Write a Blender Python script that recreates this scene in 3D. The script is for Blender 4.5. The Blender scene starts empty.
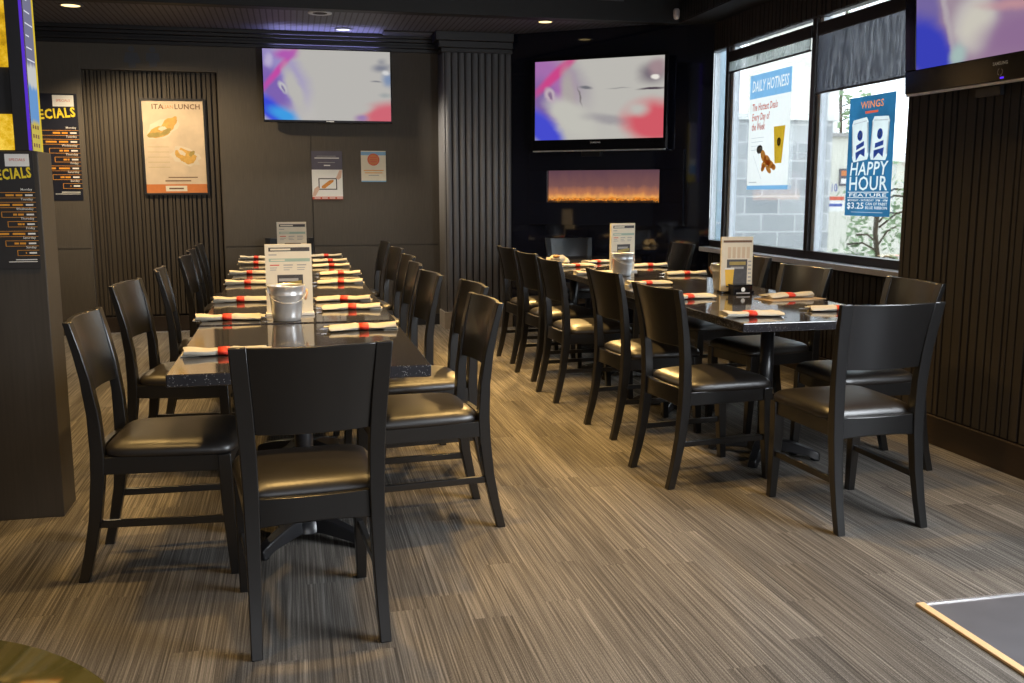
import bpy, bmesh, math, random
from mathutils import Vector, Matrix
random.seed(7)
C = bpy.context.scene.collection
PI = math.pi

# ------------------------------------------------------------------ materials
def new_mat(name):
    m = bpy.data.materials.new(name); m.use_nodes = True
    nt = m.node_tree; nt.nodes.clear()
    out = nt.nodes.new('ShaderNodeOutputMaterial')
    return m, nt, out

def node(nt, t, **kw):
    n = nt.nodes.new(t)
    for k, v in kw.items():
        if k.startswith('i_'):
            n.inputs[k[2:].replace('_', ' ')].default_value = v
        else:
            setattr(n, k, v)
    return n

def mth(nt, op, a, b=None, c=None, clamp=False):
    n = nt.nodes.new('ShaderNodeMath'); n.operation = op; n.use_clamp = clamp
    for i, v in enumerate((a, b, c)):
        if v is None: continue
        if isinstance(v, (int, float)): n.inputs[i].default_value = v
        else: nt.links.new(v, n.inputs[i])
    return n.outputs[0]

def mixc(nt, fac, a, b):
    n = nt.nodes.new('ShaderNodeMix'); n.data_type = 'RGBA'
    for s, v in ((n.inputs[0], fac), (n.inputs[6], a), (n.inputs[7], b)):
        if isinstance(v, (int, float)): s.default_value = v
        elif isinstance(v, tuple): s.default_value = (v[0], v[1], v[2], 1)
        else: nt.links.new(v, s)
    return n.outputs[2]

def sr(r, g, b):
    f = lambda c: (c/255/12.92) if c/255 <= .04045 else ((c/255+.055)/1.055)**2.4
    return (f(r), f(g), f(b))

def pbr(name, col, rough=.5, metal=0., spec=.5, var=.12, scale=30., bump=0., stretch=(1, 1, 1), coat=0.):
    m, nt, out = new_mat(name)
    b = node(nt, 'ShaderNodeBsdfPrincipled')
    b.inputs['Roughness'].default_value = rough
    b.inputs['Metallic'].default_value = metal
    b.inputs['Specular IOR Level'].default_value = spec
    b.inputs['Coat Weight'].default_value = coat
    tc = node(nt, 'ShaderNodeTexCoord')
    mp = node(nt, 'ShaderNodeMapping'); mp.inputs['Scale'].default_value = stretch
    nt.links.new(tc.outputs['Object'], mp.inputs[0])
    nz = node(nt, 'ShaderNodeTexNoise'); nz.inputs['Scale'].default_value = scale; nz.inputs['Detail'].default_value = 4
    nt.links.new(mp.outputs[0], nz.inputs[0])
    lo = tuple(c*(1-var) for c in col); hi = tuple(min(1, c*(1+var)) for c in col)
    nt.links.new(mixc(nt, nz.outputs[0], lo, hi), b.inputs['Base Color'])
    if bump:
        bp = node(nt, 'ShaderNodeBump'); bp.inputs['Strength'].default_value = bump; bp.inputs['Distance'].default_value = .002
        nt.links.new(nz.outputs[0], bp.inputs['Height']); nt.links.new(bp.outputs[0], b.inputs['Normal'])
    nt.links.new(b.outputs[0], out.inputs[0])
    return m

def emit(name, col, strength):
    m, nt, out = new_mat(name)
    e = node(nt, 'ShaderNodeEmission'); e.inputs[0].default_value = (*col, 1); e.inputs[1].default_value = strength
    nt.links.new(e.outputs[0], out.inputs[0]); return m

M = {}
M['wood'] = pbr('espresso_lacquered_wood', (.0068, .0062, .006), .29, spec=.9, var=.3, scale=18, stretch=(3, 3, .4), bump=.05)
M['vinyl'] = pbr('black_seat_vinyl', (.012, .0095, .008), .40, spec=1., var=.2, scale=90, bump=.12)
M['black_metal'] = pbr('black_cast_metal', (.014, .014, .016), .28, metal=0., spec=.7, var=.2)
M['steel'] = pbr('galvanised_steel', (.72, .73, .74), .30, metal=.6, var=.25, scale=22)
M['copper'] = pbr('copper_grip', (.62, .33, .16), .4, var=.15)
M['paper'] = pbr('cream_paper', (.74, .68, .55), .8, var=.06)
M['white'] = pbr('white_print', (.78, .78, .76), .6, var=.03)
M['napkin'] = pbr('napkin_paper', (.58, .545, .46), .85, var=.08, scale=60, bump=.3)
M['red'] = pbr('red_band_paper', (.72, .045, .022), .6, var=.08)
M['knife'] = pbr('cutlery_steel', (.7, .7, .7), .2, metal=1.)
M['cardbrown'] = pbr('kraft_place_card', (.42, .30, .18), .8)
M['gloss_black'] = pbr('gloss_black_panel', (.008, .009, .017), .05, spec=.7, var=.2, scale=6)
M['tv_plastic'] = pbr('tv_black_plastic', (.006, .006, .008), .12, spec=.3)
M['frame'] = pbr('window_frame_dark', (.035, .028, .03), .35)
M['frame_white'] = pbr('window_frame_white', (.72, .76, .82), .45)
M['laminate'] = pbr('column_laminate', (.042, .036, .029), .5, var=.35, scale=14, stretch=(6, 6, .25))
M['panel'] = pbr('wall_panel_fabric', (.088, .074, .058), .7, var=.32, scale=26, stretch=(9, 9, .25), bump=.1)
M['flute'] = pbr('fluted_brown_panel', (.036, .028, .022), .6, var=.2, scale=12, stretch=(6, 6, .3))
M['flute_recess'] = pbr('fluted_recess_panel', (.058, .044, .028), .6, var=.25, scale=12, stretch=(6, 6, .3))
M['flute_gap'] = pbr('fluted_groove', (.022, .018, .017), .8)
M['flute_grey'] = pbr('fluted_grey_panel', (.25, .245, .25), .55, var=.12, scale=12, stretch=(6, 6, .3))
M['crown'] = pbr('dark_crown_wood', (.016, .0145, .0155), .45)
M['base_wood'] = pbr('brown_baseboard', (.030, .019, .012), .42, var=.3, scale=12, stretch=(1, 1, 8))
M['base_light'] = pbr('pale_base_block', (.30, .26, .22), .6)
M['beam'] = pbr('dark_beam_paint', (.013, .012, .012), .6)
M['orange_trim'] = pbr('brass_floor_trim', (.74, .50, .27), .4, var=.1)
M['silver_trim'] = pbr('silver_floor_trim', (.75, .75, .78), .25, metal=.7)
M['sill'] = pbr('window_sill_gloss', (.78, .77, .84), .25, spec=.8)
M['navy'] = pbr('poster_navy', (.016, .018, .03), .32)
M['char'] = pbr('banner_charcoal', (.022, .021, .022), .45)
M['yellow'] = pbr('print_yellow', (.80, .62, .03), .5, var=.03)
M['orange'] = pbr('print_orange', (.72, .32, .03), .5, var=.05)
M['p_orange'] = pbr('poster_orange', (.62, .20, .05), .5)
M['p_red'] = pbr('poster_red', (.62, .10, .05), .5)
M['p_blue'] = pbr('poster_sky_blue', (.20, .40, .62), .5)
M['p_teal'] = pbr('poster_deep_teal', (.02, .10, .21), .45, var=.5, scale=5)
M['p_lilac'] = pbr('poster_lilac', (.09, .08, .11), .5)
M['p_green'] = pbr('menu_sage_green', (.34, .46, .38), .6)
M['p_dark'] = pbr('menu_dark_print', (.055, .05, .05), .5, var=.5, scale=60)
M['p_grey'] = pbr('menu_grey_print', (.36, .35, .34), .6, var=.2, scale=160)
M['p_skin'] = pbr('print_hand', (.62, .42, .32), .6)
M['p_wing'] = pbr('print_fried_wing', (.60, .24, .04), .6, var=.4, scale=40)
M['p_beer'] = pbr('print_beer', (.80, .48, .03), .5)
M['p_cream'] = pbr('poster_cream', (.66, .52, .36), .55, var=.25, scale=7)
M['p_olive'] = pbr('print_olive', (.36, .27, .07), .6, var=.4, scale=30)
M['p_gold'] = pbr('print_pasta_gold', (.62, .36, .08), .6, var=.35, scale=30)
M['p_pale'] = pbr('poster_pale_cream', (.70, .60, .46), .55, var=.15, scale=9)
M['p_brown'] = pbr('print_brown', (.16, .08, .04), .6)
M['can'] = pbr('print_can', (.68, .74, .74), .5, var=.15, scale=14)
M['can_blue'] = pbr('print_can_blue', (.05, .09, .38), .5)
M['icon'] = pbr('restroom_icon_blue', (.075, .078, .09), .7)
def thin_paper(m):
    nt = m.node_tree; b = next(n for n in nt.nodes if n.type == 'BSDF_PRINCIPLED'); out = next(n for n in nt.nodes if n.type == 'OUTPUT_MATERIAL')
    t = nt.nodes.new('ShaderNodeBsdfTranslucent'); mx = nt.nodes.new('ShaderNodeMixShader'); mx.inputs[0].default_value = .6
    src = b.inputs['Base Color'].links[0].from_socket
    nt.links.new(src, t.inputs[0]); nt.links.new(b.outputs[0], mx.inputs[1]); nt.links.new(t.outputs[0], mx.inputs[2]); nt.links.new(mx.outputs[0], out.inputs[0]); return m
def window_print(key, col, **kw):
    M['w_'+key] = thin_paper(pbr('window_poster_'+key, col, .5, **kw))
window_print('white', (.82, .82, .80), var=.03); window_print('blue', (.20, .42, .66)); window_print('red', (.62, .10, .05)); window_print('grey', (.50, .52, .55))
window_print('beer', (.85, .55, .04)); window_print('dark', (.05, .05, .05)); window_print('cream', (.72, .70, .66)); window_print('wing', (.66, .27, .05), var=.4, scale=40)
window_print('teal', (.025, .14, .28), var=.55, scale=5); window_print('can', (.70, .76, .76), var=.15, scale=14); window_print('canblue', (.05, .10, .42)); window_print('orange', (.80, .26, .08))
M['stone'] = None
M['build'] = pbr('beige_render', (.66, .65, .58), .9, var=.06, scale=3)
M['build_white'] = pbr('white_render', (.86, .86, .84), .9, var=.04, scale=3)
M['trunk'] = pbr('tree_bark', (.10, .075, .05), .9, var=.3)
M['leaf'] = pbr('tree_leaf', (.26, .38, .20), .6, var=.4, scale=6)
M['asphalt'] = pbr('pale_pavement', (.42, .42, .40), .9, var=.15, scale=3)
M['shutter'] = pbr('green_shutter', (.10, .24, .24), .6)
M['bluewall'] = pbr('pale_blue_wall', (.42, .55, .66), .8)
M['sensor'] = pbr('white_sensor_plastic', (.75, .68, .68), .4)
M['grille'] = pbr('vent_grille_grey', (.11, .11, .13), .5)
M['ltrim'] = pbr('downlight_trim', (.16, .15, .16), .4)
M['warm_lamp'] = emit('lamp_warm', (1., .74, .32), 2.6)
M['white_lamp'] = emit('lamp_white', (.82, .84, 1.), 1.7)
M['blue_led'] = emit('blue_led', (.10, .03, 1.), 1.2)
M['strip_led'] = emit('violet_edge_light', (.12, .04, .70), .8)
M['roundtop'] = pbr('brass_gloss_round_top', (.42, .31, .05), .07, metal=.75, spec=.9, var=.15, scale=20)
M['ceil_main'] = pbr('dark_ceiling', (.035, .033, .032), .8)
M['plain_wall'] = pbr('plain_dark_wall', (.06, .054, .05), .75)
M['chip'] = pbr('snack_brown', (.45, .22, .08), .7)

def table_mat():
    m, nt, out = new_mat('speckled_granite_laminate')
    b = node(nt, 'ShaderNodeBsdfPrincipled'); b.inputs['Roughness'].default_value = .07
    b.inputs['Specular IOR Level'].default_value = 1.
    tc = node(nt, 'ShaderNodeTexCoord')
    v = node(nt, 'ShaderNodeTexVoronoi'); v.inputs['Scale'].default_value = 170
    nt.links.new(tc.outputs['Object'], v.inputs[0])
    s = mth(nt, 'LESS_THAN', v.outputs['Distance'], .26)
    n2 = node(nt, 'ShaderNodeTexNoise'); n2.inputs['Scale'].default_value = 60
    nt.links.new(tc.outputs['Object'], n2.inputs[0])
    s2 = mth(nt, 'MULTIPLY', s, mth(nt, 'GREATER_THAN', n2.outputs[0], .5))
    nt.links.new(mixc(nt, s2, (.030, .029, .034), (.24, .24, .24)), b.inputs['Base Color'])
    nt.links.new(b.outputs[0], out.inputs[0]); return m
M['granite'] = table_mat()

def carpet_mat():
    m, nt, out = new_mat('striped_plank_carpet')
    b = node(nt, 'ShaderNodeBsdfPrincipled'); b.inputs['Roughness'].default_value = .95
    b.inputs['Specular IOR Level'].default_value = .15
    tc = node(nt, 'ShaderNodeTexCoord'); sp = node(nt, 'ShaderNodeSeparateXYZ')
    nt.links.new(tc.outputs['Object'], sp.inputs[0])
    X, Y = sp.outputs[0], sp.outputs[1]
    W, L = .125, .92
    row = mth(nt, 'FLOOR', mth(nt, 'DIVIDE', X, W))
    wn = node(nt, 'ShaderNodeTexWhiteNoise'); wn.noise_dimensions = '1D'; nt.links.new(row, wn.inputs['W'])
    yy = mth(nt, 'ADD', mth(nt, 'DIVIDE', Y, L), wn.outputs['Value'])
    col = mth(nt, 'FLOOR', yy)
    idv = node(nt, 'ShaderNodeCombineXYZ'); nt.links.new(row, idv.inputs[0]); nt.links.new(col, idv.inputs[1])
    w2 = node(nt, 'ShaderNodeTexWhiteNoise'); w2.noise_dimensions = '2D'; nt.links.new(idv.outputs[0], w2.inputs['Vector'])
    plank = w2.outputs['Value']
    def stripes(fx, fy, off):
        cv = node(nt, 'ShaderNodeCombineXYZ')
        nt.links.new(mth(nt, 'MULTIPLY', X, fx), cv.inputs[0])
        nt.links.new(mth(nt, 'MULTIPLY', Y, fy), cv.inputs[1])
        nt.links.new(mth(nt, 'MULTIPLY', plank, off), cv.inputs[2])
        nz = node(nt, 'ShaderNodeTexNoise'); nz.inputs['Scale'].default_value = 1; nz.inputs['Detail'].default_value = 2
        nt.links.new(cv.outputs[0], nz.inputs[0]); return nz.outputs[0]
    a = stripes(150, 1.3, 37); c = stripes(300, 3.2, 91); d = stripes(520, 170, 0)
    s = mth(nt, 'ADD', mth(nt, 'MULTIPLY', a, .42), mth(nt, 'ADD', mth(nt, 'MULTIPLY', c, .35), mth(nt, 'ADD', mth(nt, 'MULTIPLY', d, .36), mth(nt, 'MULTIPLY', plank, .08))))
    mr = node(nt, 'ShaderNodeMapRange'); mr.inputs[1].default_value = .44; mr.inputs[2].default_value = .84
    nt.links.new(s, mr.inputs[0])
    cr = node(nt, 'ShaderNodeValToRGB'); e = cr.color_ramp.elements
    e[0].position = 0; e[0].color = (.045, .040, .036, 1)
    e[1].position = 1; e[1].color = (.36, .335, .305, 1)
    k = cr.color_ramp.elements.new(.35); k.color = (.105, .095, .085, 1)
    k = cr.color_ramp.elements.new(.65); k.color = (.205, .188, .168, 1)
    nt.links.new(mr.outputs[0], cr.inputs[0]); nt.links.new(cr.outputs[0], b.inputs['Base Color'])
    bp = node(nt, 'ShaderNodeBump'); bp.inputs['Strength'].default_value = .35; bp.inputs['Distance'].default_value = .003
    nt.links.new(s, bp.inputs['Height']); nt.links.new(bp.outputs[0], b.inputs['Normal'])
    nt.links.new(b.outputs[0], out.inputs[0]); return m
M['carpet'] = carpet_mat()

def tile_floor_mat():
    m, nt, out = new_mat('grey_slate_floor')
    b = node(nt, 'ShaderNodeBsdfPrincipled'); b.inputs['Roughness'].default_value = .3
    tc = node(nt, 'ShaderNodeTexCoord')
    br = node(nt, 'ShaderNodeTexBrick'); br.inputs['Scale'].default_value = 1; br.inputs['Brick Width'].default_value = .9
    br.inputs['Row Height'].default_value = .42; br.inputs['Mortar Size'].default_value = .004
    br.inputs['Color1'].default_value = (.15, .15, .165, 1); br.inputs['Color2'].default_value = (.125, .125, .14, 1); br.inputs['Mortar'].default_value = (.4, .4, .42, 1)
    nt.links.new(tc.outputs['Object'], br.inputs[0])
    nz = node(nt, 'ShaderNodeTexNoise'); nz.inputs['Scale'].default_value = 9; nz.inputs['Detail'].default_value = 5
    nt.links.new(tc.outputs['Object'], nz.inputs[0])
    nt.links.new(mixc(nt, mth(nt, 'MULTIPLY', nz.outputs[0], .55), br.outputs[0], (.06, .06, .07)), b.inputs['Base Color'])
    nt.links.new(b.outputs[0], out.inputs[0]); return m
M['slate'] = tile_floor_mat()

def ceil_tile_mat():
    m, nt, out = new_mat('dark_perforated_ceiling_tile')
    b = node(nt, 'ShaderNodeBsdfPrincipled'); b.inputs['Roughness'].default_value = .6
    tc = node(nt, 'ShaderNodeTexCoord')
    br = node(nt, 'ShaderNodeTexBrick'); br.offset = 0; br.inputs['Scale'].default_value = 1; br.inputs['Brick Width'].default_value = .05
    br.inputs['Row Height'].default_value = .05; br.inputs['Mortar Size'].default_value = .006
    br.inputs['Color1'].default_value = (.16, .155, .19, 1); br.inputs['Color2'].default_value = (.145, .14, .175, 1); br.inputs['Mortar'].default_value = (.03, .028, .03, 1)
    nt.links.new(tc.outputs['Object'], br.inputs[0]); nt.links.new(br.outputs[0], b.inputs['Base Color'])
    nt.links.new(b.outputs[0], out.inputs[0]); return m
M['ceil_tile'] = ceil_tile_mat()

def stone_mat():
    m, nt, out = new_mat('grey_block_stone')
    b = node(nt, 'ShaderNodeBsdfPrincipled'); b.inputs['Roughness'].default_value = .9
    tc = node(nt, 'ShaderNodeTexCoord'); sp = node(nt, 'ShaderNodeSeparateXYZ'); nt.links.new(tc.outputs['Object'], sp.inputs[0])
    cv = node(nt, 'ShaderNodeCombineXYZ'); nt.links.new(mth(nt, 'ADD', sp.outputs[0], sp.outputs[1]), cv.inputs[0]); nt.links.new(sp.outputs[2], cv.inputs[1])
    br = node(nt, 'ShaderNodeTexBrick'); br.inputs['Scale'].default_value = 1; br.inputs['Brick Width'].default_value = .44
    br.inputs['Row Height'].default_value = .21; br.inputs['Mortar Size'].default_value = .012; br.inputs['Bias'].default_value = 0
    br.inputs['Color1'].default_value = (.52, .54, .56, 1); br.inputs['Color2'].default_value = (.36, .38, .41, 1); br.inputs['Mortar'].default_value = (.68, .69, .7, 1)
    nt.links.new(cv.outputs[0], br.inputs[0])
    nz = node(nt, 'ShaderNodeTexNoise'); nz.inputs['Scale'].default_value = 6; nz.inputs['Detail'].default_value = 6; nt.links.new(tc.outputs['Object'], nz.inputs[0])
    nt.links.new(mixc(nt, mth(nt, 'MULTIPLY', nz.outputs[0], .5), br.outputs[0], (.62, .63, .64)), b.inputs['Base Color'])
    nt.links.new(b.outputs[0], out.inputs[0]); return m
M['stone'] = stone_mat()

def glass_mat():
    m, nt, out = new_mat('window_glass')
    t = node(nt, 'ShaderNodeBsdfTransparent'); t.inputs[0].default_value = (.93, .96, .97, 1)
    g = node(nt, 'ShaderNodeBsdfGlossy'); g.inputs['Roughness'].default_value = .02
    fr = node(nt, 'ShaderNodeFresnel'); fr.inputs[0].default_value = 1.45
    mx = node(nt, 'ShaderNodeMixShader')
    nt.links.new(mth(nt, 'MULTIPLY', fr.outputs[0], .6), mx.inputs[0])
    nt.links.new(t.outputs[0], mx.inputs[1]); nt.links.new(g.outputs[0], mx.inputs[2]); nt.links.new(mx.outputs[0], out.inputs[0]); return m
M['glass'] = glass_mat()

def blind_mat(name, open_, col):
    m, nt, out = new_mat(name)
    t = node(nt, 'ShaderNodeBsdfTransparent'); d = node(nt, 'ShaderNodeBsdfDiffuse'); d.inputs[0].default_value = (*col, 1)
    tl = node(nt, 'ShaderNodeBsdfTranslucent'); tl.inputs[0].default_value = (*col, 1)
    tc = node(nt, 'ShaderNodeTexCoord'); mp = node(nt, 'ShaderNodeMapping'); mp.inputs['Scale'].default_value = (1, 16, 3)
    nt.links.new(tc.outputs['Object'], mp.inputs[0])
    nz = node(nt, 'ShaderNodeTexNoise'); nz.inputs['Scale'].default_value = 2.2; nz.inputs['Detail'].default_value = 5; nt.links.new(mp.outputs[0], nz.inputs[0])
    a = node(nt, 'ShaderNodeMixShader'); a.inputs[0].default_value = .5
    nt.links.new(d.outputs[0], a.inputs[1]); nt.links.new(tl.outputs[0], a.inputs[2])
    mx = node(nt, 'ShaderNodeMixShader')
    mr = node(nt, 'ShaderNodeMapRange'); mr.inputs[1].default_value = .3; mr.inputs[2].default_value = .75; mr.inputs[3].default_value = open_*.35; mr.inputs[4].default_value = open_*1.7
    nt.links.new(nz.outputs[0], mr.inputs[0]); nt.links.new(mr.outputs[0], mx.inputs[0])
    nt.links.new(a.outputs[0], mx.inputs[1]); nt.links.new(t.outputs[0], mx.inputs[2]); nt.links.new(mx.outputs[0], out.inputs[0]); return m
M['blind_dark'] = blind_mat('screen_blind_dark', .16, (.20, .21, .25))
M['blind_pale'] = blind_mat('screen_blind_pale', .40, (.40, .45, .45))

def screen_mat(name, base, blobs, strength):
    """glowing picture on a display: soft blobs of colour over a base, in the screen's own UV"""
    m, nt, out = new_mat(name)
    tc = node(nt, 'ShaderNodeTexCoord'); sp = node(nt, 'ShaderNodeSeparateXYZ'); nt.links.new(tc.outputs['UV'], sp.inputs[0])
    nz = node(nt, 'ShaderNodeTexNoise'); nz.inputs['Scale'].default_value = 6; nz.inputs['Detail'].default_value = 4
    nt.links.new(tc.outputs['UV'], nz.inputs[0])
    wob = mth(nt, 'MULTIPLY', mth(nt, 'SUBTRACT', nz.outputs[0], .5), .05)
    U = mth(nt, 'ADD', sp.outputs[0], wob); V = mth(nt, 'ADD', sp.outputs[1], wob)
    cur = base
    for (col, cx, cy, rx, ry, ang, soft) in blobs:
        ca, sa = math.cos(math.radians(ang)), math.sin(math.radians(ang))
        du = mth(nt, 'SUBTRACT', U, cx); dv = mth(nt, 'SUBTRACT', V, cy)
        a = mth(nt, 'DIVIDE', mth(nt, 'ADD', mth(nt, 'MULTIPLY', du, ca), mth(nt, 'MULTIPLY', dv, sa)), rx)
        b = mth(nt, 'DIVIDE', mth(nt, 'SUBTRACT', mth(nt, 'MULTIPLY', dv, ca), mth(nt, 'MULTIPLY', du, sa)), ry)
        r = mth(nt, 'SQRT', mth(nt, 'ADD', mth(nt, 'MULTIPLY', a, a), mth(nt, 'MULTIPLY', b, b)))
        mr = node(nt, 'ShaderNodeMapRange'); mr.interpolation_type = 'SMOOTHSTEP'
        mr.inputs[1].default_value = 1-soft; mr.inputs[2].default_value = 1+soft; mr.inputs[3].default_value = 1; mr.inputs[4].default_value = 0
        nt.links.new(r, mr.inputs[0])
        cur = mixc(nt, mr.outputs[0], cur, col)
    e = node(nt, 'ShaderNodeEmission'); e.inputs[1].default_value = strength
    if isinstance(cur, tuple): e.inputs[0].default_value = (*cur, 1)
    else: nt.links.new(cur, e.inputs[0])
    nt.links.new(e.outputs[0], out.inputs[0]); return m

def amber_mat():
    m, nt, out = new_mat('backlit_amber_glass')
    tc = node(nt, 'ShaderNodeTexCoord')
    nz = node(nt, 'ShaderNodeTexNoise'); nz.inputs['Scale'].default_value = 9; nz.inputs['Detail'].default_value = 7; nz.inputs['Roughness'].default_value = .75
    nt.links.new(tc.outputs['Object'], nz.inputs[0])
    cr = node(nt, 'ShaderNodeValToRGB'); e = cr.color_ramp.elements
    e[0].position = .32; e[0].color = (.22, .11, .004, 1); e[1].position = .72; e[1].color = (1., .72, .12, 1)
    k = cr.color_ramp.elements.new(.5); k.color = (.62, .36, .012, 1)
    nt.links.new(nz.outputs[0], cr.inputs[0])
    em = node(nt, 'ShaderNodeEmission'); em.inputs[1].default_value = 1.15; nt.links.new(cr.outputs[0], em.inputs[0])
    nt.links.new(em.outputs[0], out.inputs[0]); return m
M['amber'] = amber_mat()

def flame_mat():
    m, nt, out = new_mat('electric_flame_picture')
    tc = node(nt, 'ShaderNodeTexCoord'); sp = node(nt, 'ShaderNodeSeparateXYZ'); nt.links.new(tc.outputs['UV'], sp.inputs[0])
    U, V = sp.outputs[0], sp.outputs[1]
    cv = node(nt, 'ShaderNodeCombineXYZ'); nt.links.new(mth(nt, 'MULTIPLY', U, 9), cv.inputs[0]); nt.links.new(mth(nt, 'MULTIPLY', V, 1.2), cv.inputs[1])
    nz = node(nt, 'ShaderNodeTexNoise'); nz.inputs['Scale'].default_value = 1.6; nz.inputs['Detail'].default_value = 4; nt.links.new(cv.outputs[0], nz.inputs[0])
    h = mth(nt, 'SUBTRACT', V, mth(nt, 'MULTIPLY', mth(nt, 'SUBTRACT', nz.outputs[0], .45), .34))
    cr = node(nt, 'ShaderNodeValToRGB'); e = cr.color_ramp.elements
    e[0].position = 0; e[0].color = (1., .42, .06, 1); e[1].position = 1.; e[1].color = (.115, .055, .075, 1)
    for p, c in ((.07, (.95, .28, .03, 1)), (.15, (.90, .40, .10, 1)), (.27, (.50, .19, .09, 1)), (.50, (.20, .09, .085, 1))):
        k = cr.color_ramp.elements.new(p); k.color = c
    nt.links.new(h, cr.inputs[0])
    n2 = node(nt, 'ShaderNodeTexNoise'); n2.inputs['Scale'].default_value = 42; n2.inputs['Detail'].default_value = 3; nt.links.new(tc.outputs['UV'], n2.inputs[0])
    low = node(nt, 'ShaderNodeMapRange'); low.inputs[1].default_value = .10; low.inputs[2].default_value = .17; low.inputs[3].default_value = 1; low.inputs[4].default_value = 0
    nt.links.new(V, low.inputs[0])
    dark = mth(nt, 'MULTIPLY', low.outputs[0], mth(nt, 'LESS_THAN', n2.outputs[0], .5))
    em = node(nt, 'ShaderNodeEmission'); em.inputs[1].default_value = .95
    nt.links.new(mixc(nt, mth(nt, 'MULTIPLY', dark, .75), cr.outputs[0], (.10, .012, .004)), em.inputs[0])
    nt.links.new(em.outputs[0], out.inputs[0]); return m
M['flame'] = flame_mat()

# ------------------------------------------------------------------ mesh helpers
_txt = {}
def text_mesh(s, bold, shear):
    k = (s, bold, shear)
    if k not in _txt:
        cu = bpy.data.curves.new('lettering', 'FONT'); cu.body = s; cu.size = 1; cu.offset = bold; cu.shear = shear
        cu.resolution_u = 2; cu.space_character = 1.0+bold*4
        o = bpy.data.objects.new('lettering', cu); C.objects.link(o)
        dg = bpy.context.evaluated_depsgraph_get()
        me = bpy.data.meshes.new_from_object(o.evaluated_get(dg))
        vs = [v.co.copy() for v in me.vertices]; fs = [tuple(p.vertices) for p in me.polygons]
        bpy.data.objects.remove(o); bpy.data.curves.remove(cu); bpy.data.meshes.remove(me)
        _txt[k] = (vs, fs)
    return _txt[k]

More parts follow.
